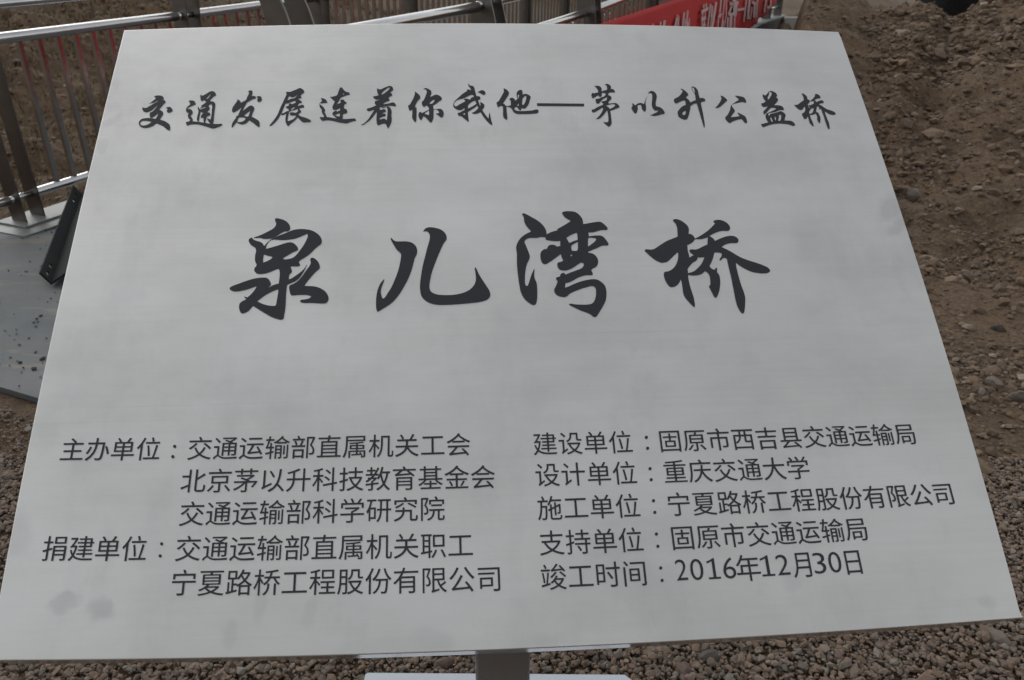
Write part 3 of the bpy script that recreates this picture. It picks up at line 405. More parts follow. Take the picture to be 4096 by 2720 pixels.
def grid_obj(name, xs, ys, mat, drop=None):
    X, Y = np.meshgrid(xs, ys); Z = terrain(X.ravel(), Y.ravel(), drop is None)
    if drop is not None:
        x0, x1, y0, y1 = drop; ins = (X.ravel() > x0)&(X.ravel() < x1)&(Y.ravel() > y0)&(Y.ravel() < y1); Z = Z-np.where(ins, 3.0, .02)
    V = np.c_[X.ravel(), Y.ravel(), Z]; nx, ny = len(xs), len(ys)
    i = np.arange(nx*ny).reshape(ny, nx); F = np.stack([i[:-1,:-1], i[:-1,1:], i[1:,1:], i[1:,:-1]], -1).reshape(-1, 4)
    me = bpy.data.meshes.new(name); me.vertices.add(len(V)); me.vertices.foreach_set('co', V.ravel())
    me.loops.add(F.size); me.loops.foreach_set('vertex_index', F.ravel().astype(np.int32)); me.polygons.add(len(F))
    me.polygons.foreach_set('loop_start', np.arange(0, F.size, 4, dtype=np.int32)); me.polygons.foreach_set('use_smooth', np.ones(len(F), bool))
    me.update(calc_edges=True); me.materials.append(mat); return tag(link(bpy.data.objects.new(name, me)), kind='structure')
xs = np.arange(-9, 13.001, .055); ys = np.arange(-2, 20.001, .055)
ground = grid_obj('ground', xs, ys, MAT['bank'])
grid_obj('hillside', np.r_[np.arange(-160, -9, 3.), np.arange(-9, 14, 1.), np.arange(14, 160, 3.)], np.r_[np.arange(-60, -2, 3.), np.arange(-2, 21, 1.), np.arange(21, 200, 3.)], MAT['hill'], (-8.4, 12.4, -1.4, 19.4))
# plain near-black backdrop surface rising behind the notch of the bank
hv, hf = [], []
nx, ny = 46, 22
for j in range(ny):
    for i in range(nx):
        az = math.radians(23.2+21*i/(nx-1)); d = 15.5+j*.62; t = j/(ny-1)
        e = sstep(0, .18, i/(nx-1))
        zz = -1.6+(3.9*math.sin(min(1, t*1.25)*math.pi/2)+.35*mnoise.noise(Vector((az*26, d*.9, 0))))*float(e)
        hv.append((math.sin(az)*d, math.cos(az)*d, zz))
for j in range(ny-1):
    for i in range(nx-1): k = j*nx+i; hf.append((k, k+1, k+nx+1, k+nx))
tag(mesh_obj('black_backdrop_mound', hv, hf, MAT['backdrop'], smooth=True), kind='structure')

# ------------------------------------------------------------------ loose stones (merged, nobody could count them)
phi = (1+5**.5)/2
ICO = np.array([(-1,phi,0),(1,phi,0),(-1,-phi,0),(1,-phi,0),(0,-1,phi),(0,1,phi),(0,-1,-phi),(0,1,-phi),(phi,0,-1),(phi,0,1),(-phi,0,-1),(-phi,0,1)])/math.hypot(1, phi)
IF = np.array([(0,11,5),(0,5,1),(0,1,7),(0,7,10),(0,10,11),(1,5,9),(5,11,4),(11,10,2),(10,7,6),(7,1,8),(3,9,4),(3,4,2),(3,2,6),(3,6,8),(3,8,9),(4,9,5),(2,4,11),(6,2,10),(8,6,7),(9,8,1)])
def rot_batch(n):
    q = rng.normal(size=(n, 4)); q /= np.linalg.norm(q, axis=1)[:,None]; w_, x, y, z = q.T
    return np.stack([np.stack([1-2*(y*y+z*z), 2*(x*y-z*w_), 2*(x*z+y*w_)], -1), np.stack([2*(x*y+z*w_), 1-2*(x*x+z*z), 2*(y*z-x*w_)], -1), np.stack([2*(x*z-y*w_), 2*(y*z+x*w_), 1-2*(x*x+y*y)], -1)], 1)
def stones(name, P_, R_, mat, flat=.75, jag=.28, kind='stuff', label=None, cat=None):
    n = len(P_)
    v = np.repeat(ICO[None], n, 0)*(1+rng.uniform(-jag, jag, (n, 12, 1)))
    v *= np.stack([rng.uniform(.75, 1.35, n), rng.uniform(.65, 1.1, n), rng.uniform(.45, .95, n)], -1)[:,None,:]
    v = np.einsum('nij,nkj->nki', rot_batch(n), v); v[:,:,2] *= flat
    v = v*R_[:,None,None]+P_[:,None,:]
    F = (IF[None]+12*np.arange(n)[:,None,None]).reshape(-1, 3)
    me = bpy.data.meshes.new(name); me.vertices.add(n*12); me.vertices.foreach_set('co', v.reshape(-1))
    me.loops.add(F.size); me.loops.foreach_set('vertex_index', F.ravel().astype(np.int32)); me.polygons.add(len(F))
    me.polygons.foreach_set('loop_start', np.arange(0, F.size, 3, dtype=np.int32)); me.polygons.foreach_set('use_smooth', np.zeros(len(F), bool)); me.update(calc_edges=True); me.materials.append(mat)
    o = link(bpy.data.objects.new(name, me)); return tag(o, label, cat, kind=kind)
def sa(x, y):
    bh = np.array([bdir[0], bdir[1]]); bh = bh/np.linalg.norm(bh); return x*rdir[0]+y*rdir[1], x*bh[0]+y*bh[1]
def on_deck(x, y):
    s, a = sa(x, y); return (a > 1.366)&(s > -4.34)&(s < -1.44)
# gravel
n = 218000
x = rng.uniform(-2.6, 2.3, n); y = rng.uniform(.45, 2.75, n)
edge = 1.95+.25*fbm(x, y, 1.7, 3, 21)+np.where(x < 0, 1.2, 0)
view = ~(((np.abs(x+.02) < .50+.52*(y-1.2))&(y > 1.36)&(y < 2.6))|(y < .98)|(np.abs(x) > 2.2))                 # hidden ground behind the plaque gets fewer
keep = (~on_deck(x, y))&(y < edge)&(view | (rng.random(n) < .09))&(np.hypot(x*.9, y-.6) < 2.75)
sand = (x < -1.0)&(np.hypot((x+1.62)/.28, (y-2.06)/.13) < 1)
keep &= ~(sand&(rng.random(n) < .72))
x, y = x[keep], y[keep]; n = len(x)
R_ = np.clip(np.exp(rng.normal(math.log(.0053), .36, n)), .0028, .014)
z = terrain(x, y)+.002+rng.random(n)**1.5*.010+R_*.3
stones('gravel', np.c_[x, y, z], R_, MAT['gravel'], .72, .40, label='crushed brown and grey gravel around the sign', cat='gravel')
def hit(px, py):
    d = ray(px, py); t = np.linspace(.8, 40, 2000); P_ = CAM+d*t[:,None]; z = terrain(P_[:,0], P_[:,1]); i = np.argmax(P_[:,2] < z); i = i if i else 740; return np.array([P_[i][0], P_[i][1], z[i]])
BXY = [(2.0, .9)]+[tuple(G(px, py)[1::-1]) for px, py in ((3790, 1150), (3700, 900), (3585, 620), (3470, 330), (3380, 130), (3330, 40))]
BYs = np.array([b_[0] for b_ in BXY]); BXs = np.array([b_[1] for b_ in BXY])
# clods on the bank
def right_mask(x, y):
    az = np.degrees(np.arctan2(x, y)); return az
n = 66000
d = 2.2+10.4*rng.random(n)**1.15; az = np.radians(rng.uniform(19, 40, n)); x = np.sin(az)*d; y = np.cos(az)*d
dens = .22+.78*sstep(-.15, .18, fbm(x, y, .9, 4, 31))
xb_ = np.interp(y, BYs, BXs); dens *= np.where(d < 4.0, .3, 1)*(.10+.90*sstep(-.30, .20, x-xb_+.35*fbm(x, y, 1.1, 3, 5)))
patch = np.exp(-(((x-G(3960,1490)[0])/.55)**2+((y-G(3960,1490)[1])/.22)**2)); dens = np.maximum(dens, patch*1.1)
s_, a_ = sa(x, y); keep = (rng.random(n) < dens)&(s_ > -1.0); x, y, d = x[keep], y[keep], d[keep]; n = len(x)
R_ = np.clip(np.exp(rng.normal(math.log(.0125), .62, n)), .005, .10)*np.clip(.48+.52*(d-3.5)/5, .48, 1)
stones('earth_clods', np.c_[x, y, terrain(x, y)+R_*.25], R_, MAT['clod'], .7, .35, label='rubble of brown earth clods on the bank', cat='rubble')
# pebbles and clods beyond the left railing
n = 24000
s_ = -4.38-rng.random(n)**1.5*11; a_ = 1.2+rng.random(n)*16; bh = np.array([bdir[0], bdir[1]]); bh /= np.linalg.norm(bh)
x = s_*rdir[0]+a_*bh[0]; y = s_*rdir[1]+a_*bh[1]
R_ = np.clip(np.exp(rng.normal(math.log(.011), .55, n)), .005, .05)*(1+.12*(-s_-4.4))
stones('soil_clods', np.c_[x, y, terrain(x, y)+R_*.2], R_, MAT['clod'], .7, .35, label='loose soil and pebbles beyond the left railing', cat='soil')
# crumbs of mud on the deck
n = 4200
x = rng.uniform(-4.4, -.9, n); y = rng.uniform(1.5, 5.0, n); s_, a_ = sa(x, y); k = (s_ > -4.2)&(s_ < -1.55)&(a_ > 1.42)&(a_ < 4.5)&(rng.random(n) < .35+.65*sstep(-.1, .3, fbm(x, y, 2.5, 3, 44)))
x, y = x[k], y[k]; R_ = np.clip(np.exp(rng.normal(math.log(.0050), .35, len(x))), .0025, .012)
stones('mud_crumbs', np.c_[x, y, np.full(len(x), .008)], R_, MAT['crumb'], .55, .3, label='dark mud crumbs scattered on the grey steel deck', cat='mud')
# conspicuous single stones
def big_stone(px, py, r, mat, label, sx=1., seed=0, z0=0.):
    bm = bmesh.new(); bmesh.ops.create_icosphere(bm, subdivisions=2, radius=1)
    for v in bm.verts:
        n_ = mnoise.noise(v.co*1.3+Vector((seed*7.1, 0, 0)))*.35+mnoise.noise(v.co*3+Vector((0, seed, 0)))*.12
        v.co = v.co*(1+n_); v.co.x *= sx; v.co.z *= .62
    for v in bm.verts: v.co *= r*.85
    o = bm_obj('stone', bm, mat); p = G(px, py, 0); zt = float(terrain(np.array([p[0]]), np.array([p[1]]))[0])
    p = G(px, py, zt+z0); o.location = (p[0], p[1], zt+z0+r*.3); o.rotation_euler = (.1*seed, .2, seed*1.3); tag(o, label, 'stone'); return o
def ST(c):
    g_ = sum(c)/3; c = tuple(.72*(x_*.65+g_*.35) for x_ in c); return stone_material('single_stone', [(0, c), (1, c)], 60)
big_stone(38, 1908, .023, ST((.27,.19,.13)), 'pale tan stone lying in the gravel left of the plaque', 1.1, 1)
big_stone(2122, 2675, .017, ST((.26,.17,.12)), 'round orange brown stone touching the right side of the post', 1., 2)
big_stone(2590, 2612, .017, ST((.28,.20,.13)), 'tan stone under the middle of the plaque edge, right of the base plate', 1.2, 3)
big_stone(2660, 2628, .019, ST((.24,.165,.11)), 'long ochre stone beside the tan stone right of the base plate', 1.6, 4)
big_stone(2840, 2640, .022, ST((.12,.105,.10)), 'dark grey stone in the gravel below the right half of the plaque', 1.5, 5)
big_stone(2740, 2690, .024, ST((.20,.11,.09)), 'reddish stone near the right corner of the base plate', 1.1, 6)
big_stone(3515, 2590, .020, ST((.20,.175,.15)), 'flat grey flake of rock standing on the gravel', .6, 7)
big_stone(3402, 2700, .020, ST((.29,.19,.12)), 'rounded orange stone at the bottom of the photo', 1.3, 8)
big_stone(3980, 2570, .024, ST((.29,.21,.16)), 'long pinkish stone below the right corner of the plaque', 1.7, 9)
big_stone(1780, 2668, .020, ST((.22,.14,.11)), 'reddish brown stone just left of the post under the plaque edge', 1.5, 10)
big_stone(3975, 1548, .036, ST((.22,.165,.125)), 'largest clod in the stone patch right of the plaque', 1.2, 11, -.004)
big_stone(4065, 1600, .034, ST((.18,.145,.115)), 'grey brown clod at the right end of the stone patch', 1.1, 12, -.004)
big_stone(3925, 1575, .020, ST((.24,.19,.15)), 'small clod at the left end of the stone patch', 1.2, 13)
big_stone(3990, 1325, .024, ST((.035,.03,.027)), 'small dark clod alone on the bare soil right of the plaque', 1.4, 14)
big_stone(3680, 1040, .018, ST((.30,.25,.19)), 'pale pebble on the bare soil close to the right plaque edge', 1.2, 15)
big_stone(3650, 790, .05, ST((.21,.18,.16)), 'grey blocky rock in the rubble right of the plaque', 1.2, 16)
# dry grass on the far side
gv, gf = [], []
NT = 4600
ss_ = -4.9-rng.random(NT)**1.2*13; aa_ = rng.uniform(1.0, 22, NT); XX = ss_*rdir[0]+aa_*bh[0]; YY = ss_*rdir[1]+aa_*bh[1]; ZZ = terrain(XX, YY)
for s_, x0, y0, z0 in zip(ss_, XX, YY, ZZ):
    for b_ in range(8):
        an = random.uniform(0, 6.28); l = random.uniform(.05, .16)*(1+.05*(-s_-4.8)); ln = random.uniform(.3, 1.1); w_ = .004*(1+.25*(-s_-4.8))
        bx, by = x0+random.gauss(0, .035), y0+random.gauss(0, .035); k = len(gv)
        gv += [(bx-w_*math.sin(an), by+w_*math.cos(an), z0-.01), (bx+w_*math.sin(an), by-w_*math.cos(an), z0-.01), (bx+math.cos(an)*l*ln, by+math.sin(an)*l*ln, z0+l)]; gf.append((k, k+1, k+2))
tag(mesh_obj('dry_grass', gv, gf, MAT['grass']), 'dry tufts of grass on the slope beyond the railing', 'grass', kind='stuff')

# ------------------------------------------------------------------ bridge deck
def BFz(s, a, z):                                    # bridge frame across/along, but world height z
    p = BF(s, a, DECK_H); return np.array([p[0], p[1], z])
prof = [(1.379, 0.004), (2.8, .004)]+[(a, float(BF(-3, a, DECK_H+camber(a))[2])+.004) for a in np.arange(3.4, 15.4, .6)]
dv, df = [], []
for a, z in prof:
    for s in (-4.275, -1.50):
        zz = z if a < 3 else float(BF(-3, a, DECK_H+camber(a)*(.25 if s < -3 else 1))[2])+.004
        dv.append(BFz(s, a, zz)); dv.append(BFz(s, a, zz-.022))
for i in range(len(prof)-1):
    o = i*4; df += [(o, o+2, o+6, o+4), (o+1, o+5, o+7, o+3), (o, o+4, o+5, o+1), (o+2, o+3, o+7, o+6)]
df += [(0, 1, 3, 2), (len(dv)-4, len(dv)-2, len(dv)-1, len(dv)-3)]
deck = tag(mesh_obj('bridge_deck', dv, df, MAT['deck']), kind='structure')
# kerb strip that carries the posts, and the dark edge girder of the right side
def strip(name, s0, s1, a0, a1, h0, h1, mat, parent):
    n = 16; v = [BF(s_, a_, DECK_H+camber(a_)*(.25 if s0 < -3 else 1)+h_) for a_ in np.linspace(a0, a1, n) for h_ in (h0, h1) for s_ in (s0, s1)]; f = [(0,2,3,1), (n*4-4, n*4-3, n*4-1, n*4-2)]
    for i in range(n-1):
        o = i*4; f += [(o, o+1, o+5, o+4), (o+2, o+6, o+7, o+3), (o, o+4, o+6, o+2), (o+1, o+3, o+7, o+5)]
    return mesh_obj(name, v, f, mat, parent)
strip('edge_strip', -4.262, -3.93, 2.53, 15, .004, .014, MAT['foot'], deck)
strip('edge_strip', -1.80, -1.495, 2.53, 15, .004, .014, MAT['foot'], deck)
strip('edge_girder', -1.515, -1.492, 2.5, 15.1, -.30, -.012, MAT['girder'], deck)
strip('edge_girder', -4.285, -4.262, 3.4, 15.1, -.30, -.012, MAT['girder'], deck)

# ------------------------------------------------------------------ railings
BFM = Matrix(((rdir[0], bdir[0], udir[0], 0), (rdir[1], bdir[1], udir[1], 0), (rdir[2], bdir[2], udir[2], 0), (0,0,0,1)))
def railing(sc, first, step, nposts, side, hmid, htop, hlow, rtop, rmid, label):
    """side: -1 when the outside of the bridge is towards -s, +1 towards +s. Local axes: x across, y along, z up from the deck."""
    kc = .25 if side < 0 else 1.
    def cb(i, first, step): return kc*camber(first+i*step)
    base = BF(sc, first, DECK_H+.014); mw = BFM.copy(); mw.translation = Vector(base)
    root = empty('bridge_railing', mw); tag(root, label, 'railing', 'railings of the bridge')
    o_ = side
    # curved flat post plate: bulges outward, then bends in to the hand rail
    pr = [(0, 0.), (.30, 0.), (.62, -.004), (.85, -.014), (1.00, -.030), (1.10, -.045), (1.18, -.062), (1.245, -.085)]
    def plate(y):
        bm = bmesh.new(); rows = []
        for zz, off in pr:
            wd = .056 if zz < 1.0 else .056-(zz-1.0)*.08
            rows.append([bm.verts.new((o_*off+dx, y+dy, zz)) for dx, dy in ((-wd, -.004), (wd, -.004), (wd, .004), (-wd, .004))])
        # rounded head
        for k in range(1, 5):
            t = k/4*math.pi/2; wd = .0355*math.cos(t)+.003
            rows.append([bm.verts.new((o_*(-.085-.022*math.sin(t))+dx, y+dy, 1.245+.036*math.sin(t))) for dx, dy in ((-wd, -.004), (wd, -.004), (wd, .004), (-wd, .004))])
        for i in range(len(rows)-1):
            for k in range(4): bm.faces.new((rows[i][k], rows[i][(k+1)%4], rows[i+1][(k+1)%4], rows[i+1][k]))
        bm.faces.new(rows[0][::-1]); bm.faces.new(rows[-1]); bmesh.ops.recalc_face_normals(bm, faces=bm.faces); return bm
    xt = o_*(-.055); xm = o_*(-.015); GAP = .056
    H3 = [('top_rail', xt, htop, rtop), ('middle_rail', xm, hmid, rmid), ('lower_rail', 0, hlow, .0245)]
    # ---- one post (a post is a part; its plates, foot and sleeves are sub-parts)
    bm = bmesh.new(); box_bm(bm, -.12, .12, -.115, .115, 0, .012, .002)
    post = bm_obj('post', bm, MAT['foot'], root); post.location = (0, 0, 0)
    for y in (-GAP, GAP): bm_obj('post_plate', plate(y), MAT['plate'], post).location = (0, 0, .012)
    for nm, xx, zz, rr in H3:
        bm = bmesh.new(); tube_bm(bm, (xx, -GAP-.022, zz), (xx, GAP+.022, zz), rr*.72, 16, .1)
        tube_bm(bm, (xx, -.012, zz), (xx, .0, zz), rr*.86, 16, .1)
        bm_obj('sleeve', bm, MAT['tube'], post, True)
    for i in range(1, nposts):
        p = again(post, root, (0, i*step, cb(i, first, step)-cb(0, first, step)))
        for ch in list(post.children): again(ch, p)
    # ---- rails per bay
    for nm, xx, zz, rr in H3:
        bm = bmesh.new(); tube_bm(bm, (xx, GAP+.018, zz), (xx, step-GAP-.018, zz), rr, 24, .5)
        r0 = bm_obj(nm, bm, MAT['tube'], root, True)
        for i in range(1, nposts-1):
            c0, c1 = cb(i, first, step)-cb(0, first, step), cb(i+1, first, step)-cb(0, first, step); q = again(r0, root, (0, i*step, c0)); q.rotation_euler = (math.atan2(c1-c0, step), 0, 0)
            q.location.z = c0+zz*(1-math.cos(q.rotation_euler.x)); q.location.y += zz*math.sin(q.rotation_euler.x)
    # ---- balusters: slim rectangular bars between lower and middle rail
    bm = bmesh.new(); box_bm(bm, -.0125, .0125, -.0125, .0125, hlow+.018, hmid-.018, .0012)
    for v in bm.verts: v.co.x += xm*(v.co.z-hlow)/(hmid-hlow)
    nb = 10; off = .222; sp = .1152; b0 = None; cnt = 0
    for i in range(nposts-1):
        for k in range(nb):
            if cnt >= 290: break
            y = i*step+off+k*sp
            if b0 is None: b0 = bm_obj('baluster', bm, MAT['bar'], root); b0.location = (0, y, 0)
            else: again(b0, root, (0, y, cb(y/step, first, step)-cb(0, first, step)))
            cnt += 1
    return root
railL = railing(-4.15, 2.73-1.42, 1.42, 11, -1, 1.412-.014-.462, 1.412-.014-.298, 1.412-.014-1.262, .021, .0275,
                'long steel railing across the deck, its balusters and foot plate in view at the left')
railR = railing(-1.62, 2.10, 1.40, 10, 1, 1.412-.014-.466, 1.412-.014-.298, 1.412-.014-1.262, .0225, .023,
                'nearer steel railing behind the plaque, carrying the red banner')
# ------------------------------------------------------------------ banner
BS = -1.62+.090
def banner():
    na, nh = 170, 22; a0, a1 = 4.62, 13.75; h0, h1 = -.490, -1.33; v, f = [], []
    for j in range(nh):
        for i in range(na):
            a = a0+(a1-a0)*i/(na-1); t = j/(nh-1); sag = .02*math.sin(a*3.9)*t; fr = max(0, t-.82)*5
            h = h0+(h1+.0335*max(0, a-4.6)-h0)*t+sag+fr*.05*mnoise.noise(Vector((a*2.1, 3, 0)))
            s = BS+.010*mnoise.noise(Vector((a*1.8, h*2, 1)))+fr*.03*mnoise.noise(Vector((a*3.5, h*5, 4)))
            if a > 12.6: h += (a-12.6)*.05*t; s += .02*mnoise.noise(Vector((a*6, h*7, 2)))
            v.append(BF(s, a, h))
    for j in range(nh-1):
        for i in range(na-1): k = j*na+i; f.append((k, k+1, k+na+1, k+na))
    o = mesh_obj('banner', v, f, MAT['banner'], smooth=True)
    m = o.modifiers.new('thickness', 'SOLIDIFY'); m.thickness = .002
    return tag(o, 'long red cloth banner with white Chinese characters hung on the nearer railing', 'banner')
ban = banner()
ST1 = [(95,750,85,830,45),(340,680,330,830,50),(465,640,440,830,70),(870,460,850,560,25),(860,560,800,830,70),(910,490,910,640,20),(900,600,890,830,40),(1080,390,1030,830,45),(1110,600,1100,830,30),(1195,330,1160,700,40),(1170,680,1180,830,80),(1240,580,1230,830,25),
 (1700,130,1690,250,35),(1780,110,1765,220,40),(1620,380,1840,260,110),(1670,400,1640,560,25),(1745,380,1740,520,30),(1620,620,1760,560,120),(1650,680,1640,850,30),(1720,660,1700,850,40),(1640,800,1760,780,50),
 (1910,130,1820,850,40),(1960,180,1940,560,45),(1940,560,1890,850,25),(2090,70,1960,860,62),(2250,-60,2200,400,40),(2230,420,2170,560,85),(2160,580,2140,860,30)]
ST2 = [(390,-60,290,870,28),(440,-60,440,520,28),(430,500,370,870,24),(340,640,300,870,60),(540,110,820,90,110),(610,180,510,440,60),(700,150,690,500,80),(765,150,730,500,50),(500,450,760,430,80),(490,540,470,870,45),(590,480,570,870,80),(705,500,690,870,40),(700,-60,690,60,120),
 (790,320,1010,270,75),(1080,-60,990,680,38),(1180,-60,1110,600,60),(1125,450,1150,600,60),(1250,220,1200,600,30),(1250,70,1430,130,100),(1330,130,1310,560,60),(1425,-60,1380,540,40),(1700,-60,1630,380,50),(1720,240,1830,210,80),(1850,-60,1830,240,40)]
groups = [(2600, ST1[:3]), (2600, ST1[3:12]), (2600, ST1[12:21]), (2600, ST1[21:25]), (2600, ST1[25:]+[(x1+1967, y1, x2+1967, y2, w_) for x1, y1, x2, y2, w_ in ST2[:4]]), (2850, ST2[4:13]), (2850, ST2[13:14]), (2850, ST2[14:17]), (2850, ST2[17:21]), (2850, ST2[21:])]
for org, strokes in groups:
    v, f = [], []
    for (x1, y1, x2, y2, w_) in strokes:
        hw = w_/2/7.87; X1, Y1, X2, Y2 = org+x1/7.87, y1/7.87, org+x2/7.87, y2/7.87
        if abs(x2-x1) > abs(y2-y1): q = [(X1, Y1-hw), (X1, Y1+hw), (X2, Y2+hw), (X2, Y2-hw)]
        else: q = [(X1-hw, Y1), (X2-hw, Y2), (X2+hw, Y2), (X1+hw, Y1)]
        k = len(v); z_ = BS+.024+.002*(len(f)%9)
        for (px, py) in q:
            d = ray(px, py); c = np.array([d@rdir, d@udir, d@bdir]); t = z_/c[0]; v.append(BF(z_, c[2]*t, c[1]*t))
        f.append((k, k+1, k+2, k+3))
    mesh_obj('character', v, f, MAT['bwhite'], ban)
# ------------------------------------------------------------------ angle iron leaning on the lower rail
pb = G(205, 1140, .012)
d_ = ray(327, 783); pt = CAM+d_*(-4.095/(d_@rdir))
ax = Vector(pt-pb); LA = ax.length; ax.normalize()
def proj(p):
    c = M.T@(np.array(p)-CAM); return np.array([2048+FPX*c[0]/c[2], 1360+FPX*c[1]/c[2]])
e1 = ax.orthogonal().normalized(); e2 = ax.cross(e1)
J = np.array([proj(pb+np.array(e)*.01)-proj(pb) for e in (e1, e2)]).T/.01
c1 = np.linalg.solve(J, np.array([-50., -45.])); D1 = e1*c1[0]+e2*c1[1]; W1 = min(D1.length, .10); d1 = D1.normalized()
d2 = ax.cross(d1)
if (M.T@np.array(d2))[2] < 0: d2 = -d2
def leg_mesh(dirv, other, wdt, th, holes):
    bm = bmesh.new(); n = 40
    # face grid with oval holes left open
    hx = [.055, .145, LA-.20, LA-.10] if holes else []
    cuts = sorted(set([0, LA]+[h+o for h in hx for o in (-.026, .026)])); ys = [0, wdt*.36, wdt*.70, wdt]
    P3 = lambda l, c, t: Vector(pb)+ax*l+dirv*c+other*t
    for t, flip in ((0, False), (th, True)):
        for i in range(len(cuts)-1):
            hole_c = (cuts[i]+cuts[i+1])/2; ish = any(abs(hole_c-h) < .002 for h in hx)
            for j in range(3):
                q = [(cuts[i], ys[j]), (cuts[i+1], ys[j]), (cuts[i+1], ys[j+1]), (cuts[i], ys[j+1])]
                if ish and j == 1:
                    m = 16; cx_, cy_ = hole_c, (ys[1]+ys[2])/2; hw, hh = .021, wdt*.15
                    ring = [(cx_+hw*math.cos(2*math.pi*k/m+math.pi/4*5), cy_+hh*math.sin(2*math.pi*k/m+math.pi/4*5)) for k in range(m)]
                    iv = [bm.verts.new(P3(a_, b_, t)) for a_, b_ in ring]; ov = [bm.verts.new(P3(a_, b_, t)) for a_, b_ in q]
                    for sgm in range(4):
                        seg = [iv[(sgm*4+k)%m] for k in range(5)]; fc = [ov[sgm], ov[(sgm+1)%4]]+seg[::-1]; bm.faces.new(fc if not flip else fc[::-1])
                    if not flip:
                        iv2 = [bm.verts.new(P3(a_, b_, th)) for a_, b_ in ring]
                        for k in range(m): bm.faces.new((iv[k], iv[(k+1)%m], iv2[(k+1)%m], iv2[k]))
                else:
                    vs = [bm.verts.new(P3(a_, b_, t)) for a_, b_ in q]; bm.faces.new(vs if not flip else vs[::-1])
    c = [(0, 0), (LA, 0), (LA, wdt), (0, wdt)]
    for k in range(4):
        (a1, b1), (a2, b2) = c[k], c[(k+1)%4]; bm.faces.new([bm.verts.new(P3(*q)) for q in ((a1, b1, 0), (a2, b2, 0), (a2, b2, th), (a1, b1, th))])
    bmesh.ops.remove_doubles(bm, verts=bm.verts, dist=1e-5); bmesh.ops.recalc_face_normals(bm, faces=bm.faces); return bm
root = empty('steel_angle', Matrix.Translation(pb)); tag(root, 'black steel angle section with bolt holes leaning on the lower rail beside the plaque', 'steel angle')
def keep_local(o, rt):
    o.parent = rt; o.matrix_parent_inverse = rt.matrix_world.inverted(); return o
keep_local(bm_obj('flange_leg', leg_mesh(d1, d2, W1, .009, True), MAT['angle']), root)
keep_local(bm_obj('flange_leg', leg_mesh(d2, d1, .09, .009, False), MAT['angle']), root)
# bare cut end
bm = bmesh.new(); e0 = Vector(pt)+ax*.0008
q = [e0, e0+d1*W1, e0+d1*W1+d2*.009, e0+d2*.009]; bm.faces.new([bm.verts.new(p) for p in q])
keep_local(bm_obj('cut_end', bm, MAT['cut']), root)

# ------------------------------------------------------------------ concrete block by the far end of the bridge
p = hit(3172, 116)-np.array([0, 0, .03]); bm = bmesh.new(); box_bm(bm, -.16, .16, -.16, .16, 0, .21, .012)
o = bm_obj('concrete_block', bm, MAT['concrete']); o.location = p; o.rotation_euler = (0, 0, -.25); tag(o, 'pale concrete block at the far right end of the bridge', 'block')
# ------------------------------------------------------------------ the sign
PM = Matrix.Identity(4)
eu, ev, en = M@RP[:,0], M@RP[:,1], M@RP[:,2]
for r_ in range(3): PM[r_][0], PM[r_][1], PM[r_][2], PM[r_][3] = eu[r_], -ev[r_], -en[r_], CAM[r_]+(M@TP)[r_]*W
bx, by = -.022+.012, .865
sign = empty('commemorative_sign', Matrix.Translation((bx, by, 0)))
tag(sign, 'tilted brushed steel plaque on a square post, printed with dark Chinese characters', 'sign')
def pf(pts, deg, swap=False):
    a = np.array(pts, float); return np.poly1d(np.polyfit(a[:,1] if swap else a[:,0], a[:,0] if swap else a[:,1], deg))
fT = pf([(496.4,118.6),(700,111.5),(800,109.1),(1100,100.6),(1500,94.2),(1800,90.8),(2200,92.2),(2400,96),(2700,102.9),(3000,112.8),(3354,125.4)], 3)
fR = pf([(3352.7,124.6),(3467.2,427),(3529.5,622.9),(3633.3,930),(3626.4,900),(3690,1097.7),(3776,1372),(3856,1652.6),(3928,1900),(3902,1800),(3969.4,2040.6),(4042.7,2304.6),(4093.8,2468.9)], 2, True)
fL = pf([(496.4,118.6),(393,530),(379.7,584.3),(296.6,930),(290.2,955),(349.5,700),(239,1191),(204,1369.6),(174.2,1500),(147.4,1599.5),(114.8,1764),(82.3,1917),(51.7,2089),(59.8,2050),(36.3,2182),(12.8,2289)], 2, True)
fB = pf([(0,2643.9),(699.7,2633.2),(1400,2620.2),(1350,2622),(1901.5,2605.4),(2328,2585.8),(2750,2560.9),(3395.7,2524.1),(4092.5,2472)], 3)
yb = 2645.; xb = float(fL(yb))
out = [(x, float(fT(x))) for x in np.linspace(496, 3353.5, 40)]+[(float(fR(y)), y) for y in np.linspace(150, 2445, 36)]+[(x, float(fB(x))) for x in np.linspace(4093, xb, 48)]+[(float(fL(y)), y) for y in np.linspace(2610, 150, 36)]
O = px_plate(out)
def inset(P_, d):
    n = len(P_); r = []
    for i in range(n):
        t = P_[(i+1)%n]-P_[i-1]; t = t/np.linalg.norm(t); nn = np.array([t[1], -t[0]]); r.append(P_[i]+nn*d)
    return np.array(r)
cen = O.mean(0); test = inset(O, .01); sg = 1 if np.linalg.norm(test[5]-cen) < np.linalg.norm(O[5]-cen) else -1
FL, BR = .052, .0018
bm = bmesh.new(); rings = []
for k in range(5):
    t = k/4*math.pi/2; ring = inset(O, sg*BR*(1-math.sin(t))); rings.append([bm.verts.new((p[0], p[1], -BR*(1-math.cos(t)))) for p in ring])
bm.faces.new(rings[0]); n = len(O)
for i in range(4):
    for k in range(n): bm.faces.new((rings[i][k], rings[i][(k+1)%n], rings[i+1][(k+1)%n], rings[i+1][k]))
bmesh.ops.recalc_face_normals(bm, faces=bm.faces)
if sum(f.normal.z for f in bm.faces) < 0: bmesh.ops.reverse_faces(bm, faces=bm.faces)
for f in bm.faces: f.smooth = len(f.verts) < 5
plq = bm_obj('plaque', bm, MAT['plaque'], sign)
ML = sign.matrix_world.inverted()@PM; plq.matrix_local = ML
v, f = [], []
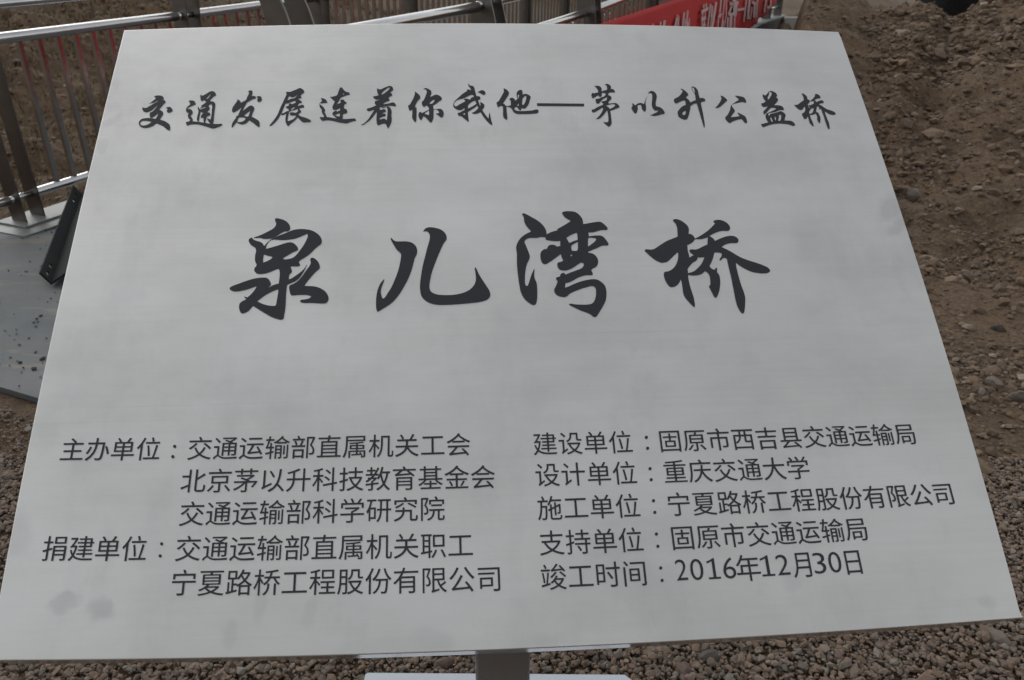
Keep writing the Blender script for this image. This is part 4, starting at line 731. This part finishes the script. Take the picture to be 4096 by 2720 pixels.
for z_ in (-BR-.0002, -FL):
    for p in O: v.append((p[0], p[1], z_))
for k in range(n): f.append((k, (k+1)%n, n+(k+1)%n, n+k))
mesh_obj('folded_edge', v, f, MAT['flange'], plq)
IN = inset(O, sg*.004); mesh_obj('back_sheet', [(p[0], p[1], -FL+.001) for p in IN], [tuple(range(n))], MAT['post'], plq)
# post and base
pc = PM@Vector((*px_plate(uv_px((.5, .42)))[0], -FL))
hp = .040; bm = bmesh.new(); box_bm(bm, -hp, hp, -hp, hp, .016, 1.2, .004)
bmesh.ops.bisect_plane(bm, geom=bm.verts[:]+bm.edges[:]+bm.faces[:], plane_co=Vector((pc.x-bx, pc.y-by, pc.z)), plane_no=Vector(-en), clear_outer=True)
es = [e for e in bm.edges if e.is_boundary]
if es: bmesh.ops.holes_fill(bm, edges=es)
bm_obj('post', bm, MAT['post'], sign)
bm = bmesh.new(); cr = .014; x0, x1, y0, y1 = -.280, .256, -.262, .268
c8 = [(x0+cr, y0), (x1-cr, y0), (x1, y0+cr), (x1, y1-cr), (x1-cr, y1), (x0+cr*.3, y1), (x0, y1-cr*.3), (x0, y0+cr)]
lo = [bm.verts.new((a_, b_, .0)) for a_, b_ in c8]; hi = [bm.verts.new((a_, b_, .016)) for a_, b_ in c8]
bm.faces.new(lo[::-1]); bm.faces.new(hi)
for k in range(8): bm.faces.new((lo[k], lo[(k+1)%8], hi[(k+1)%8], hi[k]))
bs = bm_obj('base_plate', bm, MAT['base'], sign)
bm = bmesh.new()
bmesh.ops.create_cone(bm, segments=6, radius1=.014, radius2=.014, depth=.012, cap_ends=True)
bo = bm_obj('bolt', bm, MAT['tube'], bs); bo.location = (x0+.06, y0+.06, .0225)
for q in ((x1-.06, y0+.06), (x1-.06, y1-.06), (x0+.06, y1-.06)): again(bo, bs, (q[0], q[1], .0225))

# ------------------------------------------------------------------ lettering
def smooth_loop(pts, n=4):
    P_ = np.array(pts, float); N_ = len(P_); out = []
    def corner(i):
        a = P_[i]-P_[i-1]; b_ = P_[(i+1)%N_]-P_[i]; return (a@b_)/(np.linalg.norm(a)*np.linalg.norm(b_)+1e-9) < .5
    cs = [corner(i) for i in range(N_)]
    for i in range(N_):
        p0, p1, p2, p3 = P_[i-1], P_[i], P_[(i+1)%N_], P_[(i+2)%N_]; Ln = np.linalg.norm(p2-p1)
        t1 = (p2-p1) if cs[i] else (p2-p0)/(np.linalg.norm(p2-p0)+1e-9)*Ln
        t2 = (p2-p1) if cs[(i+1)%N_] else (p3-p1)/(np.linalg.norm(p3-p1)+1e-9)*Ln
        for k in range(n):
            t = k/n; out.append((2*t**3-3*t**2+1)*p1+(t**3-2*t**2+t)*t1+(-2*t**3+3*t**2)*p2+(t**3-t**2)*t2)
    return np.array(out)
def eval_mesh(cv):
    o = bpy.data.objects.new('tmp', cv); COL.objects.link(o); dg = bpy.context.evaluated_depsgraph_get(); dg.update()
    me = bpy.data.meshes.new_from_object(o.evaluated_get(dg)); v = np.array([p.co[:2] for p in me.vertices]); f = [tuple(p.vertices) for p in me.polygons]
    bpy.data.objects.remove(o); bpy.data.meshes.remove(me); return v, f
ZL = .0006
def put_char(pl, f):
    c = pl.mean(0); o = mesh_obj('character', [(p[0]-c[0], p[1]-c[1], 0) for p in pl], f, MAT['letter'], plq); o.location = (c[0], c[1], ZL)
    m = o.data; up_ = sum(p.normal.z*p.area for p in m.polygons)
    if up_ < 0: m.flip_normals()
    return o
def loops_mesh(loops):
    cv = bpy.data.curves.new('c', 'CURVE'); cv.dimensions = '2D'; cv.fill_mode = 'BOTH'
    for l in loops:
        sp = cv.splines.new('POLY'); sp.points.add(len(l)-1); sp.use_cyclic_u = True
        for p, q in zip(sp.points, l): p.co = (q[0], q[1], 0, 1)
    r = eval_mesh(cv); bpy.data.curves.remove(cv); return r
def _p(s_):
    n_ = [int(t) for t in s_.replace(',', ' ').split()]; return list(zip(n_[::2], n_[1::2]))
for kind, ox, oy, sc_, loops in GLYPHS:
    L = [smooth_loop(_p(l), 4 if kind == 'big' else 3)*sc_*.01 for l in loops]
    v, f = loops_mesh(L); put_char(px_plate(v*100+np.array([ox, oy])), f)
# the long dash in the top line
put_char(px_plate([(2147, 413.7), (2336.5, 415.5), (2336.5, 425.3), (2149, 423.7)]), [(0, 1, 2, 3)])
fcache = {}
def glyph(ch):
    if ch not in fcache:
        cv = bpy.data.curves.new('t', 'FONT'); cv.body = ch; cv.resolution_u = 4; cv.offset = -.007 if ch in '0123456789' else 0; fcache[ch] = eval_mesh(cv); bpy.data.curves.remove(cv)
    return fcache[ch]
def uv1(px, py): return plane_uv((px, py))[0]
def line_text(txt, ax_, bx_, anchors_y):
    """ax_, bx_ = (index, 'L'|'R', px, py) horizontal anchors; anchors_y = [(index, px, py)...] glyph bottoms."""
    def ink(i, side):
        v = glyph(txt[i])[0]; return v[:,0].min() if side == 'L' else v[:,0].max()
    u0, u1 = uv1(*ax_[2:])[0], uv1(*bx_[2:])[0]; c0, c1 = ax_[0]+ink(ax_[0], ax_[1]), bx_[0]+ink(bx_[0], bx_[1])
    adv = (u1-u0)/(c1-c0); x0 = u0-adv*c0
    (i0, pa, pb_), (i1, pc_, pd) = anchors_y
    va = uv1(pa, pb_)[1]+glyph(txt[i0])[0][:,1].min()*adv; vb = uv1(pc_, pd)[1]+glyph(txt[i1])[0][:,1].min()*adv
    for i, ch in enumerate(txt):
        if ch == '：': continue
        v, f = glyph(ch); base = va+(vb-va)*(i-i0)/(i1-i0)
        uv = np.c_[x0+(i+v[:,0])*adv, base-v[:,1]*adv]; put_char(px_plate(uv_px(uv)), f)
line_text('主办单位：交通运输部直属机关工会', (0,'L',238.7,1841), (14,'R',1777.7,1817.7), [(0,238.7,1841), (14,1700,1818.7)])
line_text('北京茅以升科技教育基金会', (0,'L',721.1,1957.4), (11,'R',1979.7,1900.3), [(0,751.2,1970.1), (10,1820,1954)])
line_text('交通运输部科学研究院', (0,'L',714.8,2102.4), (9,'R',1779,2061), [(0,714.8,2105), (9,1756,2082)])
line_text('捐建单位：交通运输部直属机关职工', (0,'L',164.1,2242.1), (15,'R',1892,2220.9), [(0,175,2244), (15,1840,2221.6)])
line_text('宁夏路桥工程股份有限公司', (0,'L',688.5,2329), (11,'R',2002,2360), [(0,705,2383), (11,1980,2365)])
line_text('建设单位：固原市西吉县交通运输局', (0,'L',2132.1,1760), (15,'R',3667.5,1773.4), [(5,2653.9,1809.1), (15,3660,1777)])
line_text('设计单位：重庆交通大学', (0,'L',2141.4,1888.7), (10,'R',3238,1884.8), [(5,2700,1929.5), (10,3195,1917)])
line_text('施工单位：宁夏路桥工程股份有限公司', (0,'L',2147.8,2001), (16,'R',3820.4,2016), [(1,2300,2069.5), (16,3805,2018)])
line_text('支持单位：固原市交通运输局', (0,'L',2155.4,2136.4), (12,'R',3475.2,2160), [(5,2701.3,2201.2), (12,3460,2162)])
line_text('竣工时间', (0,'L',2162.6,2279.5), (3,'R',2585,2310), [(1,2277,2348.2), (3,2570,2343)])
# the date: each figure set at its own measured place
advd = .0264
ONE = (np.array([(.02,0),(1,0),(1,.095),(.64,.095),(.64,1),(.52,1),(.40,.955),(.22,.90),(0,.865),(0,.765),(.20,.80),(.42,.865),(.42,.095),(.02,.095)]), [tuple(range(14))])
for ch, pl_, pr_, bx_, by_, tx_, ty_ in [('2',2702.6,2748.3,2704,2323,2700,2239),('0',2761,2812.7,2790,2321,2785,2235.5),('1',2829.7,2878.5,2838,2317.5,2850,2233),('6',2892,2942,2925,2314.5,2918,2229.5),('1',3043.2,3094.8,3056,2306,3062,2222),
                                  ('2',3105.4,3156,3114,2302,3130,2218.5),('3',3253.7,3301.5,3275,2295.5,3272,2211),('0',3314.2,3363.8,3342,2291,3333,2207.5)]:
    v, f = ONE if ch == '1' else glyph(ch); vmin, vmax = v.min(0), v.max(0); A = uv1(bx_, by_); B_ = uv1(tx_, ty_); ul = uv1(pl_, (by_+ty_)/2)[0]; ur = uv1(pr_, (by_+ty_)/2)[0]
    t = (v-vmin)/(vmax-vmin); uv = np.c_[ul+t[:,0]*(ur-ul), A[1]+t[:,1]*(B_[1]-A[1])]; put_char(px_plate(uv_px(uv)), f)
for ch, pl_, pr_, bx_, by_, tx_, ty_ in [('年',2945,3040.6,3008,2324,2966,2220),('月',3169.8,3242.5,3175,2313,3205,2211),('日',3372.9,3453,3393,2299.5,3400,2203)]:
    v, f = glyph(ch); vmin, vmax = v.min(0), v.max(0); A = uv1(bx_, by_); B_ = uv1(tx_, ty_); m_ = (by_+ty_)/2
    ul = uv1(pl_, m_)[0] if ch != '日' else uv1(3373.1,2205.8)[0]; ur = uv1(pr_, m_)[0] if ch != '日' else uv1(3452.7,2295.5)[0]
    t = (v-vmin)/(vmax-vmin); uv = np.c_[ul+t[:,0]*(ur-ul), A[1]+t[:,1]*(B_[1]-A[1])]; put_char(px_plate(uv_px(uv)), f)
# colons
for pts in ([(699.1,1785.9),(691.5,1827)],[(647,2175.6),(641,2223.9)],[(2585.3,1749.8),(2590.4,1793.4)],[(2600.1,1875.2),(2604.8,1919.2)],[(2614.1,2003.1),(2619.2,2049.7)],[(2625.5,2136.4),(2631.5,2185.5)],[(2642.9,2272.3),(2648.4,2321.9)]):
    v, f = [], []
    for (cx_, cy_) in pts:
        k = len(v); v += [(cx_+6.2*math.cos(t*math.pi/8), cy_+6.6*math.sin(t*math.pi/8)) for t in range(16)]; f.append(tuple(range(k, k+16)))
    put_char(px_plate(v), f)
